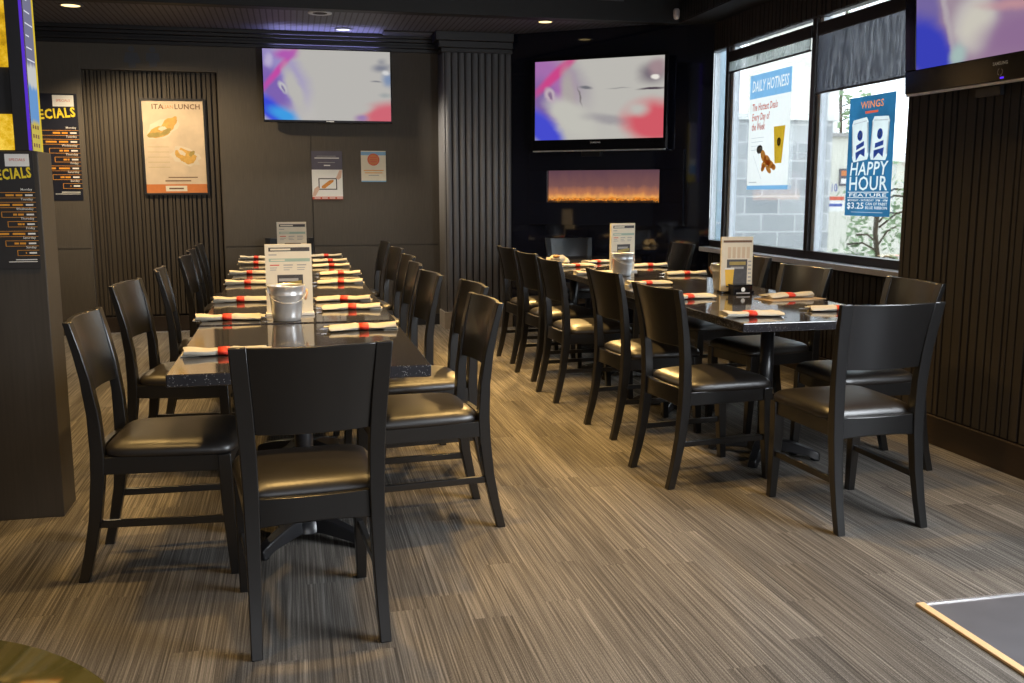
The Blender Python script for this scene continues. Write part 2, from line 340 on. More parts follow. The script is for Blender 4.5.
class MB:
    def __init__(self):
        self.bm = bmesh.new(); self.mats = []; self.uv = None
    def mi(self, m):
        m = M[m] if isinstance(m, str) else m
        if m not in self.mats: self.mats.append(m)
        return self.mats.index(m)
    def face(self, pts, m, X=None, smooth=False):
        vs = [self.bm.verts.new((X @ Vector(p)) if X else p) for p in pts]
        f = self.bm.faces.new(vs); f.material_index = self.mi(m); f.smooth = smooth; return f
    def box(self, x0, x1, y0, y1, z0, z1, m, X=None):
        self.hexa([(x0, y0, z0), (x1, y0, z0), (x1, y1, z0), (x0, y1, z0), (x0, y0, z1), (x1, y0, z1), (x1, y1, z1), (x0, y1, z1)], m, X)
    def hexa(self, p, m, X=None):
        v = [self.bm.verts.new((X @ Vector(q)) if X else q) for q in p]; k = self.mi(m)
        for idx in ((3, 2, 1, 0), (4, 5, 6, 7), (0, 1, 5, 4), (1, 2, 6, 5), (2, 3, 7, 6), (3, 0, 4, 7)):
            f = self.bm.faces.new([v[i] for i in idx]); f.material_index = k
    def loft(self, rings, m, cap0=True, cap1=True, smooth=False, X=None, closed=True):
        k = self.mi(m); R = [[self.bm.verts.new((X @ Vector(p)) if X else p) for p in r] for r in rings]; n = len(R[0])
        for a, b in zip(R, R[1:]):
            for i in range(n if closed else n-1):
                f = self.bm.faces.new((a[i], a[(i+1) % n], b[(i+1) % n], b[i])); f.material_index = k; f.smooth = smooth
        if cap0: f = self.bm.faces.new(R[0][::-1]); f.material_index = k; f.smooth = smooth
        if cap1: f = self.bm.faces.new(R[-1]); f.material_index = k; f.smooth = smooth
    def lathe(self, prof, m, seg=28, c=(0, 0, 0), cap0=True, cap1=True, X=None):
        rings = [[(c[0]+r*math.cos(2*PI*i/seg), c[1]+r*math.sin(2*PI*i/seg), c[2]+z) for i in range(seg)] for r, z in prof]
        self.loft(rings, m, cap0, cap1, True, X)
    def tube(self, path, r, m, seg=8, X=None):
        P = [Vector(p) for p in path]; rings = []; up = Vector((0, 0, 1))
        for i, p in enumerate(P):
            t = (P[min(i+1, len(P)-1)]-P[max(i-1, 0)]).normalized()
            a = t.cross(up if abs(t.z) < .95 else Vector((1, 0, 0))).normalized(); b = t.cross(a)
            rings.append([tuple(p+r*(math.cos(2*PI*k/seg)*a+math.sin(2*PI*k/seg)*b)) for k in range(seg)])
        self.loft(rings, m, True, True, True, X)
    def rect(self, x0, x1, y0, y1, m, X, z=0.):
        return self.face([(x0, y0, z), (x1, y0, z), (x1, y1, z), (x0, y1, z)], m, X)
    def poly(self, pts, m, X, z=0.):
        return self.face([(p[0], p[1], z) for p in pts], m, X)
    def disc(self, cx, cy, rx, ry, m, X, z=0., seg=24, ang=0.):
        ca, sa = math.cos(ang), math.sin(ang)
        pts = []
        for i in range(seg):
            u, v = rx*math.cos(2*PI*i/seg), ry*math.sin(2*PI*i/seg); pts.append((cx+u*ca-v*sa, cy+u*sa+v*ca))
        return self.poly(pts, m, X, z)
    def text(self, s, x, y, m, X, h=.05, z=.001, w=None, align='L', bold=.0, shear=0., rot=0.):
        """lettering whose capitals are about h tall; w squeezes or stretches it to a width"""
        vs, fs = text_mesh(s, bold, shear)
        if not vs: return
        x0 = min(v.x for v in vs); x1 = max(v.x for v in vs); sc = h/.70
        sx = (w/(x1-x0)) if w else sc
        W = (x1-x0)*sx
        ox = {'L': 0, 'C': -W/2, 'R': -W}[align]
        ca, sa = math.cos(rot), math.sin(rot); k = self.mi(m); nv = []
        for v in vs:
            u, q = (v.x-x0)*sx+ox, v.y*sc
            nv.append(self.bm.verts.new(X @ Vector((x+u*ca-q*sa, y+u*sa+q*ca, z))))
        for f in fs:
            try: g = self.bm.faces.new([nv[i] for i in f]); g.material_index = k
            except ValueError: pass
    def uvquad(self, pts, m, X=None):
        f = self.face(pts, m, X); L = self.bm.loops.layers.uv.verify()
        for lp, c in zip(f.loops, ((0, 0), (1, 0), (1, 1), (0, 1))): lp[L].uv = c
    def build(self, name, parent=None, bevel=0., recalc=True, smooth=None, subsurf=0):
        bm = self.bm
        if recalc: bmesh.ops.recalc_face_normals(bm, faces=bm.faces)
        if smooth is not None:
            lim = math.radians(smooth)
            for f in bm.faces: f.smooth = True
            for e in bm.edges:
                if len(e.link_faces) == 2 and e.calc_face_angle(0) > lim: e.smooth = False
        me = bpy.data.meshes.new(name); bm.to_mesh(me); bm.free()
        for m in self.mats: me.materials.append(m)
        o = bpy.data.objects.new(name, me); C.objects.link(o)
        if parent: o.parent = parent
        if bevel:
            b = o.modifiers.new('bevel', 'BEVEL'); b.width = bevel; b.segments = 2; b.limit_method = 'ANGLE'; b.angle_limit = math.radians(40)
        if subsurf:
            s = o.modifiers.new('subsurf', 'SUBSURF'); s.levels = subsurf; s.render_levels = subsurf
        return o

def text_loops(s, x, y, h, w=None, align='L', shear=0., rot=0., bold=.012):
    """outlines of the lettering, placed in the sheet's own plane"""
    vs, fs = text_mesh(s, bold, shear)
    cnt = {}
    for f in fs:
        for a, b in zip(f, f[1:]+f[:1]): cnt[(a, b)] = cnt.get((a, b), 0)+1
    nxt = {}
    for (a, b) in cnt:
        if (b, a) not in cnt: nxt.setdefault(a, []).append(b)
    x0 = min(v.x for v in vs); x1 = max(v.x for v in vs); sc = h/.70; sx = (w/(x1-x0)) if w else sc
    W = (x1-x0)*sx; ox = {'L': 0, 'C': -W/2, 'R': -W}[align]; ca, sa = math.cos(rot), math.sin(rot)
    loops = []
    while nxt:
        a = next(iter(nxt)); loop = [a]
        while True:
            if loop[-1] not in nxt: break
            b = nxt[loop[-1]].pop()
            if not nxt[loop[-1]]: del nxt[loop[-1]]
            if b == a: break
            loop.append(b)
        pts = []
        for i in loop:
            u, q = (vs[i].x-x0)*sx+ox, vs[i].y*sc; pts.append((x+u*ca-q*sa, y+u*sa+q*ca))
        loops.append(pts)
    return loops
def fill_loops(mb, loops, m, X, z=0.):
    """even-odd filled flat shape"""
    cu = bpy.data.curves.new('sheet_outline', 'CURVE'); cu.dimensions = '2D'; cu.fill_mode = 'FRONT'
    for L in loops:
        sp = cu.splines.new('POLY'); sp.points.add(len(L)-1); sp.use_cyclic_u = True
        for p, q in zip(sp.points, L): p.co = (q[0], q[1], 0, 1)
    o = bpy.data.objects.new('sheet_outline', cu); C.objects.link(o)
    me = bpy.data.meshes.new_from_object(o.evaluated_get(bpy.context.evaluated_depsgraph_get()))
    k = mb.mi(m); nv = [mb.bm.verts.new(X @ Vector((v.co.x, v.co.y, z))) for v in me.vertices]
    for p in me.polygons:
        try: f = mb.bm.faces.new([nv[i] for i in p.vertices]); f.material_index = k
        except ValueError: pass
    bpy.data.objects.remove(o); bpy.data.curves.remove(cu); bpy.data.meshes.remove(me)
def rect_loop(x0, x1, y0, y1): return [(x0, y0), (x1, y0), (x1, y1), (x0, y1)]

def frame_at(o, right, up):
    r = Vector(right).normalized(); u = Vector(up).normalized(); n = r.cross(u)
    return Matrix(((r.x, u.x, n.x, o[0]), (r.y, u.y, n.y, o[1]), (r.z, u.z, n.z, o[2]), (0, 0, 0, 1)))

def tag(o, label, cat, group=None, kind=None):
    o['label'] = label; o['category'] = cat
    if group: o['group'] = group
    if kind: o['kind'] = kind
    return o
def thing(name, label, cat, loc=(0, 0, 0), rz=0., group=None):
    o = bpy.data.objects.new(name, None); o.empty_display_size = .1; C.objects.link(o)
    o.location = loc; o.rotation_euler = (0, 0, rz); return tag(o, label, cat, group)
def struct(o, label=None):
    o['kind'] = 'structure'
    if label: o['label'] = label
    return o
def dup(root, label, loc, rz, group=None):
    r = root.copy(); C.objects.link(r); r.location = loc; r.rotation_euler = (0, 0, rz); r['label'] = label
    if group: r['group'] = group
    for ch in list(root.children):
        c = ch.copy(); C.objects.link(c); c.parent = r
        for g in list(ch.children):
            d = g.copy(); C.objects.link(d); d.parent = c
    return r

# ------------------------------------------------------------------ the room
XR = 3.24      # face of the fluted pier that carries the television
XW = 3.63      # window wall face, set back behind the pier
YP = 4.67      # where the pier ends
YB = 9.5       # back wall face
ZC = 2.78      # ceiling over the far end
ZM = 3.2       # main ceiling
BEAM_Y, BEAM_Z = 8.09, 2.752

b = MB(); b.box(-3.4, 3.75, -3.6, 9.9, -.1, 0, 'carpet'); struct(b.build('floor'), 'grey brown striped plank carpet')
b = MB(); b.box(1.925, XR, -3.5, 2.525, 0, .006, 'slate'); struct(b.build('floor_slate'), 'grey slate floor inset in carpet')
b = MB(); b.box(1.897, 1.925, -3.5, 2.54, 0, .009, 'orange_trim'); struct(b.build('trim_1', bevel=.002), 'orange edge strip of slate floor')
b = MB(); b.box(1.925, XR, 2.525, 2.54, 0, .009, 'silver_trim'); struct(b.build('trim_2', bevel=.002), 'silver edge strip of slate floor')

def flutes(mb, axis, fixed, face, a0, a1, z0, z1, m, gap='flute_gap', wmin=.022, wmax=.058, g=.012, d=.012, rng=None):
    """upright slats of uneven width standing off a backing, along x or y"""
    rng = rng or random
    p = a0
    while p < a1-.004:
        w = rng.uniform(wmin, wmax); q = min(p+w, a1)
        if axis == 'y': mb.box(min(fixed, fixed+face*d), max(fixed, fixed+face*d), p, q, z0, z1, m)
        else: mb.box(p, q, min(fixed, fixed+face*d), max(fixed, fixed+face*d), z0, z1, m)
        p = q+g*rng.uniform(.6, 1.3)

# back wall: plain panels, header over the recess
AX0, AX1, AZ = -1.80, -.63, 2.405
b = MB()
b.box(AX1, 1.47, YB, YB+.3, 0, ZC, 'panel')
b.box(AX0, AX1, YB, YB+.3, AZ, ZC, 'panel')
b.box(-3.4, AX0, YB, YB+.3, 0, ZC, 'panel')
b.box(AX0, AX1, YB+.085, YB+.3, 0, AZ, 'flute_gap')
b.box(1.47, 3.8, YB, YB+.3, 0, ZC, 'panel')
flutes(b, 'x', YB+.085, -1, AX0, AX1, .17, AZ, 'flute_recess', wmin=.014, wmax=.034, g=.013, d=.018, rng=random.Random(3))
# shallow panel joints: rails standing a hair proud on both sides of the groove
for (x0, x1) in ((AX1+.01, .195), (.205, 1.46)):
    b.box(x0, x1, YB-.008, YB, .10, .795, 'panel'); b.box(x0, x1, YB-.008, YB, .805, 2.63, 'panel')
for (x0, x1) in ((-3.3, -2.45), (-2.44, AX0-.012)):
    b.box(x0, x1, YB-.008, YB, .10, .795, 'panel'); b.box(x0, x1, YB-.008, YB, .805, 2.63, 'panel')
struct(b.build('wall_back'), 'dark brown panelled back wall')
b = MB(); b.box(AX0+.01, AX1-.01, YB+.05, YB+.067, 0, .15, 'base_wood'); struct(b.build('baseboard_recess', bevel=.003))
b = MB(); b.box(AX0+.01, AX1-.01, YB-.005, YB+.02, 0, .012, 'silver_trim'); struct(b.build('trim_3'), 'bright floor strip across the recess')
b = MB(); b.box(AX1+.01, 1.45, YB-.02, YB-.008, 0, .11, 'crown'); struct(b.build('baseboard_back'))
# crown moulding on the back wall, stepped profile
def crown(mb, x0, x1, y):
    for d, z0, z1 in ((.02, 2.63, 2.665), (.05, 2.665, 2.69), (.035, 2.69, 2.715), (.075, 2.715, 2.745), (.11, 2.745, ZC)):
        mb.box(x0, x1, y-d, y, z0, z1, 'crown')
b = MB(); crown(b, -3.3, 1.45, YB-.0085); struct(b.build('trim_4', bevel=.004), 'stepped dark crown moulding on back wall')

# fluted grey pilaster
PX0, PX1, PY = 1.44, 2.085, 9.17
b = MB()
b.box(PX0, PX1, PY, YB, 0, ZC, 'flute_gap')
n = 10; pw = (PX1-PX0)/n
for i in range(n):
    cx = PX0+pw*(i+.5); r = pw*.41
    rings = [[(cx+r*math.cos(a), PY-.75*r*math.sin(a), z) for a in [PI*k/8 for k in range(9)]] for z in (.16, 2.62)]
    b.loft(rings, 'flute_grey', True, True, True, closed=False)
n2 = 5; pd = (YB-PY)/n2
for i in range(n2):
    cy = PY+pd*(i+.5); r = pd*.41
    rings = [[(PX0-.75*r*math.sin(a), cy+r*math.cos(a), z) for a in [PI*k/8 for k in range(9)]] for z in (.16, 2.62)]
    b.loft(rings, 'flute_grey', True, True, True, closed=False)
b.box(PX0-.03, PX1, PY-.035, YB-.03, 0, .16, 'base_light')
struct(b.build('wall_pilaster'), 'grey fluted pilaster with pale base block')
b = MB()
for d, z0, z1 in ((.035, 2.60, 2.64), (.06, 2.64, 2.70), (.09, 2.70, ZC)):
    b.box(PX0-d, PX1, PY-d, YB-.15, z0, z1, 'crown')
struct(b.build('trim_5', bevel=.004), 'crown moulding of the pilaster')

# diagonal gloss black wall
DA = Vector((2.08, 9.15, 0)); DU = Vector((math.cos(math.radians(36)), -math.sin(math.radians(36)), 0)); DL = 1.916
DX = frame_at(DA, DU, (0, 0, 1))          # x along wall, y up, z towards the room
b = MB()
b.box(0, DL, 0, ZC, -.06, 0, 'gloss_black', DX)
for u0, u1 in ((.004, .78), (.788, 1.686), (1.694, DL)):    # gloss panels with fine joints
    b.box(u0, u1, .10, .998, 0, .004, 'gloss_black', DX)
    b.box(u0, u1, 1.004, ZC-.02, 0, .004, 'gloss_black', DX)
struct(b.build('wall_diagonal'), 'gloss black diagonal wall holding the fireplace')

# right wall: a pier in front, then the set-back wall with its window opening
WY0, WY1, WZ0, WZ1 = 4.90, 8.20, .885, 2.523
TH = .2
b = MB(); rng = random.Random(11)
b.box(XR+.012, XW+TH, -3.6, YP, 0, ZM, 'flute_gap')
flutes(b, 'y', XR+.012, -1, -3.5, YP, .155, ZM, 'flute', wmin=.022, wmax=.062, g=.014, rng=rng)
struct(b.build('wall_right'), 'brown fluted wall pier carrying the television')
b = MB(); YE = 8.24
b.box(XW+.012, XW+TH, YP, YE, 0, .79, 'flute_gap')
b.box(XW+.012, XW+TH, YP, WY0, .79, ZM, 'flute_gap')
b.box(XW+.012, XW+.05, WY0, YE, WZ1, ZM, 'flute_gap'); b.box(XW+.05, XW+TH, WY0, YE, 2.75, ZM, 'flute_gap')
flutes(b, 'y', XW+.012, -1, YP, YE, .155, .765, 'flute', wmin=.022, wmax=.062, g=.014, rng=rng)
flutes(b, 'y', XW+.012, -1, YP, YE, WZ1, ZM, 'flute', wmin=.022, wmax=.062, g=.014, rng=rng)
struct(b.build('wall_window'), 'brown fluted wall under and over the windows')
b = MB(); b.box(XR-.02, XR, 2.54, YP, 0, .15, 'base_wood'); b.box(XR-.02, XR, -3.5, 2.525, .006, .15, 'base_wood'); struct(b.build('baseboard_right', bevel=.003), 'brown wooden baseboard')
b = MB(); b.box(XW-.02, XW, YP, 8.0, 0, .15, 'base_wood'); struct(b.build('baseboard_window', bevel=.003), 'brown wooden baseboard')
b = MB(); b.box(XW-.095, XW+.13, YP, 8.02, .79, .829, 'sill'); struct(b.build('trim_6', bevel=.004), 'glossy window sill ledge')

def window(n, y0, y1, white_at=None):
    x0, x1 = XW+.015, XW+.085
    b = MB()
    fw = .026
    b.box(x0, x1, y0, y1, .829, .885, 'frame'); b.box(x0, x1, y0, y1, WZ1-.006, WZ1, 'frame')
    b.box(x0, x1, y0, y0+fw, .885, WZ1-.006, 'frame'); b.box(x0, x1, y1-fw, y1, .885, WZ1-.006, 'frame')
    o = struct(b.build('window_%d' % n, bevel=.004))
    w = MB()       # pale inner frame strips beside the glass
    w.box(x0+.03, x1+.02, y1-fw-.045, y1-fw, .885, WZ1-.006, 'frame_white')
    w.box(x0+.03, x1+.02, y0+fw, y0+fw+.012, .885, WZ1-.006, 'frame_white')
    w.build('frame', o, bevel=.002)
    g = MB(); g.box(x0+.046, x0+.052, y0+fw, y1-fw, .88, WZ1-.006, 'glass'); g.build('pane', o)
    return o
window(1, 4.95, 6.386); window(2, 6.386, 7.79); window(3, 7.79, 8.195)

# beam, bulkhead and ceilings
b = MB(); b.box(-3.4, XW-.001, BEAM_Y, BEAM_Y+.12, BEAM_Z, ZM, 'beam'); struct(b.build('ceiling_beam', bevel=.004), 'dark beam in front of the far ceiling')
b = MB(); b.box(3.327, XW-.001, YP, BEAM_Y, BEAM_Z, ZM, 'beam')
flutes(b, 'y', 3.327, -1, YP, BEAM_Y-.01, BEAM_Z+.01, ZM, 'beam', wmin=.03, wmax=.06, g=.012, d=.008, rng=random.Random(5))
struct(b.build('ceiling_bulkhead'), 'fluted bulkhead over the windows')
b = MB(); b.box(-3.4, 3.9, BEAM_Y+.12, 9.8, ZC, ZC+.1, 'ceil_tile'); struct(b.build('ceiling_far'), 'dark perforated tile ceiling')
b = MB(); b.box(-3.4, XW+TH, -3.6, BEAM_Y+.12, ZM, ZM+.1, 'ceil_main'); struct(b.build('ceiling'))
b = MB(); b.box(-3.6, -3.4, -3.6, 9.8, 0, ZM, 'plain_wall'); struct(b.build('wall_left'))
b = MB(); b.box(-3.4, XW+TH, -3.8, -3.6, 0, ZM, 'plain_wall'); struct(b.build('wall_front'))

# ------------------------------------------------------------------ outdoors
b = MB(); b.box(3.85, 40, -10, 45, -.25, -.15, 'asphalt'); struct(b.build('ground_outside'), 'pale pavement outside')
b = MB(); b.box(4.2, 6.35, 10.6, 11.0, -.15, 2.15, 'stone'); b.box(4.15, 6.40, 10.55, 11.05, 2.15, 2.22, 'build_white')
struct(b.build('exterior_stone_wall'), 'grey stone block wall outside the window')
b = MB(); b.box(7.15, 7.95, 12.4, 14.5, -.15, 2.08, 'build'); b.box(7.1, 8.0, 12.35, 14.5, 2.08, 2.13, 'p_grey')
b.box(7.15, 7.28, 12.5, 14.5, 2.13, 4.6, 'build'); b.box(7.36, 7.56, 12.5, 14.5, 2.13, 4.6, 'build_white'); b.box(7.15, 7.95, 12.385, 12.4, .42, .45, 'p_grey')
b.box(8.7, 16, 20, 20.5, -.15, 2.0, 'build'); b.box(8.7, 16, 19.9, 20.5, 2.0, 2.2, 'build_white')
struct(b.build('exterior_building'), 'pale beige building outside the right window')
b = MB(); b.box(3.95, 4.47, 9.4, 9.5, -.15, 3.4, 'bluewall'); b.box(4.21, 4.32, 9.38, 9.4, .3, 2.15, 'shutter')
b.box(3.95, 4.47, 9.39, 9.4, .98, 1.0, 'frame_white'); b.box(3.95, 4.47, 9.39, 9.4, 1.32, 1.335, 'frame_white')
struct(b.build('exterior_blue_wall'), 'pale blue wall outside the narrow window')
PL = frame_at((7.32, 12.395, 1.30), (1, 0, 0), (0, 0, 1))
b = MB(); b.box(-.02, .235, -.03, .17, -.002, 0, 'build', PL); b.text('3810', .0, .02, 'can_blue', PL, h=.11, z=.003, w=.22, bold=.01)
tag(b.build('address_sign'), 'blue 3810 house number on pale outside building', 'sign')
b = MB(); b.box(0, .34, 0, .05, -.004, 0, 'p_red', PL); b.box(.0, .34, -.16, -.01, -.004, 0, 'white', PL); b.box(.03, .31, -.09, -.05, 0, .002, 'can_blue', PL)
o = b.build('notice_sign'); o.location = (0, 0, -.10); tag(o, 'small red, white and blue notice below the house number outside', 'sign')
b = MB(); b.box(.24, .48, .10, .34, 0, .02, 'p_lilac', PL); b.box(.26, .46, .24, .31, .02, .022, 'p_orange', PL); b.box(.26, .46, .13, .20, .02, .022, 'white', PL)
tag(b.build('wall_plaque_sign'), 'small purple plaque on outside building beside the blue hanging poster', 'sign')

def tree(label, base, h, seed, n, spread=1.):
    rng = random.Random(seed)
    t = thing('tree', label, 'tree', base)
    tr = MB(); tr.tube([(0, 0, 0), (.05, .02, h*.35), (-.04, 0, h*.6), (.02, .03, h)], .026, 'trunk')
    tips = []
    for k in range(16):
        a = rng.uniform(0, 2*PI); z = h*rng.uniform(.28, .9); L = h*rng.uniform(.22, .42)*spread
        p1 = Vector((L*math.cos(a), L*math.sin(a), z+L*rng.uniform(.1, .7)))
        tr.tube([(0, 0, z), tuple((p1+Vector((0, 0, z)))/2+Vector((0, 0, .05))), tuple(p1)], .011, 'trunk', 5); tips.append(p1)
    tips.append(Vector((0, 0, h)))
    tr.build('trunk', t)
    f = MB()
    for i in range(n):
        c = rng.choice(tips)*rng.uniform(.75, 1.08)+Vector([rng.gauss(0, .16*spread) for _ in range(3)])
        d = Vector([rng.gauss(0, 1) for _ in range(3)]).normalized(); e = d.orthogonal().normalized(); s = rng.uniform(.028, .055)*(1 if h < 3 else 2)
        f.face([tuple(c-d*s), tuple(c+e*s*.5), tuple(c+d*s), tuple(c-e*s*.5)], 'leaf')
    fo = f.build('foliage', t, recalc=False); return t
tree('green leafy tree outside behind the blue hanging poster', (5.98, 9.0, -.15), 1.72, 4, 620, .46)
tree('tall thin tree outside seen left of the blue hanging poster', (9.15, 15.0, -.15), 4.9, 9, 420, .2)

# ------------------------------------------------------------------ chairs
def chair_proto():
    t = thing('dining_chair', '', 'chair')
    # cushion
    b = MB()
    def outline(s, z, n=40):
        pts = []
        for i in range(n):
            a = 2*PI*i/n; ca, sa = math.cos(a), math.sin(a); e = .28
            u = math.copysign(abs(ca)**e, ca); v = math.copysign(abs(sa)**e, sa)
            hw = .2+.024*(v+1)/2
            pts.append((u*hw*s, .022+v*.217*s, z))
        return pts
    b.loft([outline(.955, .428), outline(.992, .433), outline(1., .441), outline(.995, .450), outline(.975, .459), outline(.935, .468), outline(.87, .476), outline(.76, .4825), outline(.6, .487), outline(.4, .4898), outline(.18, .491)], 'vinyl', smooth=True)
    b.build('seat', t)
    # rear posts run from floor to top
    prof = [(0, -.277, .183, .033, .034), (.10, -.252, .181, .035, .036), (.22, -.228, .179, .038, .040), (.36, -.212, .178, .042, .044), (.45, -.208, .178, .044, .044),
            (.58, -.213, .181, .046, .038), (.70, -.228, .187, .047, .032), (.80, -.248, .194, .048, .027), (.89, -.270, .200, .048, .022)]
    for s in (-1, 1):
        b = MB()
        b.loft([[(s*cx-w/2, y-d/2, z), (s*cx+w/2, y-d/2, z), (s*cx+w/2, y+d/2, z), (s*cx-w/2, y+d/2, z)] for z, y, cx, w, d in prof], 'wood')
        b.build('leg', t, bevel=.003, smooth=35)
        b = MB()
        b.loft([[(s*.193-.016, .222-.016, 0), (s*.193+.016, .222-.016, 0), (s*.193+.016, .222+.016, 0), (s*.193-.016, .222+.016, 0)],
                [(s*.191-.021, .206-.021, .26), (s*.191+.021, .206-.021, .26), (s*.191+.021, .206+.021, .26), (s*.191-.021, .206+.021, .26)],
                [(s*.192-.022, .202-.022, .43), (s*.192+.022, .202-.022, .43), (s*.192+.022, .202+.022, .43), (s*.192-.022, .202+.022, .43)]], 'wood')
        b.build('leg', t, bevel=.003, smooth=35)
        b = MB(); b.hexa([(s*.180-.009, -.222, .185), (s*.180+.009, -.222, .185), (s*.191+.009, .200, .185), (s*.191-.009, .200, .185),
                          (s*.180-.009, -.222, .210), (s*.180+.009, -.222, .210), (s*.191+.009, .200, .210), (s*.191-.009, .200, .210)], 'wood')
        b.build('stretcher', t, bevel=.002)
    # curved back board between the posts
    def post(z):
        for (a, b_) in zip(prof, prof[1:]):
            if a[0] <= z <= b_[0]:
                k = (z-a[0])/(b_[0]-a[0]); return [a[i]+(b_[i]-a[i])*k for i in range(5)]
        return prof[-1]
    def board(z0, z1, nz, sag, th, lip=0.):
        b = MB(); nx = 14; rings = []
        for j in range(nz+1):
            z = z0+(z1-z0)*j/nz; _, y, cx, w, d = post(z); hw = cx-w/2+.001; front, back = [], []
            for i in range(nx+1):
                u = -1+2*i/nx; yy = y-sag*(1-u*u); zz = z+(lip*(1-u*u) if j == 0 else 0)
                front.append((u*hw, yy+th/2, zz)); back.append((u*hw, yy-th/2, zz))
            rings.append(front+back[::-1])
        b.loft(rings, 'wood'); return b
    board(.634, .888, 6, .026, .017).build('backrest', t, bevel=.0025, smooth=35)
    board(.362, .446, 2, .014, .024, .012).build('back_rail', t, bevel=.0025, smooth=35)
    b = MB()
    for s in (-1, 1):
        b.hexa([(s*.186-.010, -.200, .372), (s*.186+.010, -.200, .372), (s*.196+.010, .20, .372), (s*.196-.010, .20, .372),
                (s*.186-.010, -.200, .4315), (s*.186+.010, -.200, .4315), (s*.196+.010, .20, .4315), (s*.196-.010, .20, .4315)], 'wood')
    b.box(-.19, .19, .198, .218, .372, .4315, 'wood')
    b.build('seat_frame', t, bevel=.002)
    return t
CH = chair_proto(); _ch = [False]
def chair(x, y, rz, label, group):
    if not _ch[0]:
        _ch[0] = True; CH.location = (x, y, 0); CH.rotation_euler = (0, 0, rz); CH['label'] = label; CH['group'] = group; return CH
    return dup(CH, label, (x, y, 0), rz, group)
ORD = ['nearest', 'second', 'third', 'fourth', 'fifth', 'sixth', 'seventh', 'eighth']
GL, GR = 'dining chairs at the left table', 'dining chairs at the right table'
R90 = PI/2
chair(.018, 2.935, .09, 'black wooden chair with back to camera at near head of left table', GL)
for i, (x, y, dr) in enumerate(((-.442, 3.51, -.05), (-.505, 4.75, -.14), (-.45, 5.62, .05), (-.435, 6.72, -.06), (-.465, 7.45, 0.), (-.475, 8.2, 0.))):
    chair(x, y, -R90+dr, 'black padded chair on left side of left table, ' + (ORD[i] + (' to camera' if i == 0 else ' from camera')), GL)
for i, (x, y, dr) in enumerate(((.472, 3.72, .08), (.545, 4.36, .08), (.435, 5.0, .10), (.44, 5.72, .02), (.485, 6.45, .05), (.51, 7.37, .10), (.51, 8.35, .05))):
    chair(x, y, R90+dr, 'black padded chair on aisle side of left table, ' + (ORD[i] + (' to camera' if i == 0 else ' from camera')), GL)
chair(-.03, 9.02, PI, 'black chair at far head of left table against back wall', GL)
chair(2.185, 3.45, .03, 'black chair with grey-lit back at near head of right table', GR)
for i, (x, y, dr) in enumerate(((1.85, 4.08, .12), (1.89, 4.95, .09), (1.84, 5.88, .05), (1.865, 6.60, .09), (1.88, 7.32, .08))):
    chair(x, y, -R90+dr, 'black chair with gold-lit seat on aisle side of right table, ' + (ORD[i] + (' to camera' if i == 0 else ' from camera')), GR)
for i, (x, y, dr) in enumerate(((2.63, 4.055, -.03), (2.575, 4.92, .14), (2.70, 5.84, .05), (2.87, 7.44, .04))):
    chair(x, y, R90+dr, 'black chair on window side of right table, ' + (ORD[i] + (' to camera' if i == 0 else ' from camera')), GR)
chair(2.50, 8.38, PI-.03, 'black chair at far head of right table, back shining pale blue', GR)

# ------------------------------------------------------------------ tables
def table_proto():
    t = thing('dining_table', '', 'table')
    b = MB(); b.box(-.41, .41, -.5565, .5565, .71, .75, 'granite'); b.build('tabletop', t, bevel=.004)
    b = MB(); b.lathe([(.034, .075), (.034, .685)], 'black_metal', 20); b.build('pedestal', t)
    b = MB(); b.box(-.17, .17, -.17, .17, .695, .7095, 'black_metal'); b.lathe([(.06, .66), (.09, .695)], 'black_metal', 20); b.build('mounting_plate', t)
    b = MB()
    b.lathe([(.085, .035), (.075, .075), (.05, .10), (.036, .112)], 'black_metal', 24)
    for k in range(4):
        a = PI/4+k*PI/2+.12; X = Matrix.Rotation(a, 4, 'Z')
        rings = []
        for r, w, z0, z1 in ((.04, .040, .040, .098), (.13, .034, .034, .084), (.22, .028, .022, .060), (.262, .026, .006, .046), (.275, .022, .002, .036)):
            rings.append([(r, -w, z0), (r, w, z0), (r, w*.7, z1), (r, -w*.7, z1)])
        b.loft(rings, 'black_metal', X=X)
        b.lathe([(.022, 0), (.022, .012)], 'black_metal', 12, c=(.252*math.cos(a), .252*math.sin(a), 0))
    b.build('star_base', t, bevel=.004, smooth=45)
    return t
TB = table_proto()
def table(i, x, y, label, group):
    if i == 0 and 'left' in group:
        TB.location = (x, y, 0); TB['label'] = label; TB['group'] = group; return TB
    t = dup(TB, label, (x, y, 0), 0, group)
    if 'left' in group: t.scale = (1, 1, 1.006)      # the later tables stand a few millimetres taller, as their joint shows
    return t
T1X, T2X, TL = .015, 2.27, 1.122
for i in range(5):
    table(i, T1X, 3.05+TL*(i+.5), 'dark speckled table in the left row, ' + (ORD[i]+' to camera' if i == 0 else ORD[i]+' from camera'), 'tables pushed together on the left')
for i in range(4):
    table(i, T2X, 3.73+TL*(i+.5), 'dark speckled table in the right row, ' + (ORD[i]+' to camera' if i == 0 else ORD[i]+' from camera'), 'tables pushed together on the right')

# round table at the bottom left corner
t = thing('round_table', 'glossy gold-brown round table top at bottom left corner', 'table', (-.565, .895, 0))
b = MB(); b.lathe([(.385, .715), (.40, .72), (.40, .745), (.395, .75)], 'roundtop', 64); b.build('tabletop', t)
b = MB(); b.lathe([(.25, 0), (.25, .015), (.05, .04), (.035, .08), (.035, .68), (.15, .714)], 'black_metal', 28); b.build('pedestal', t)

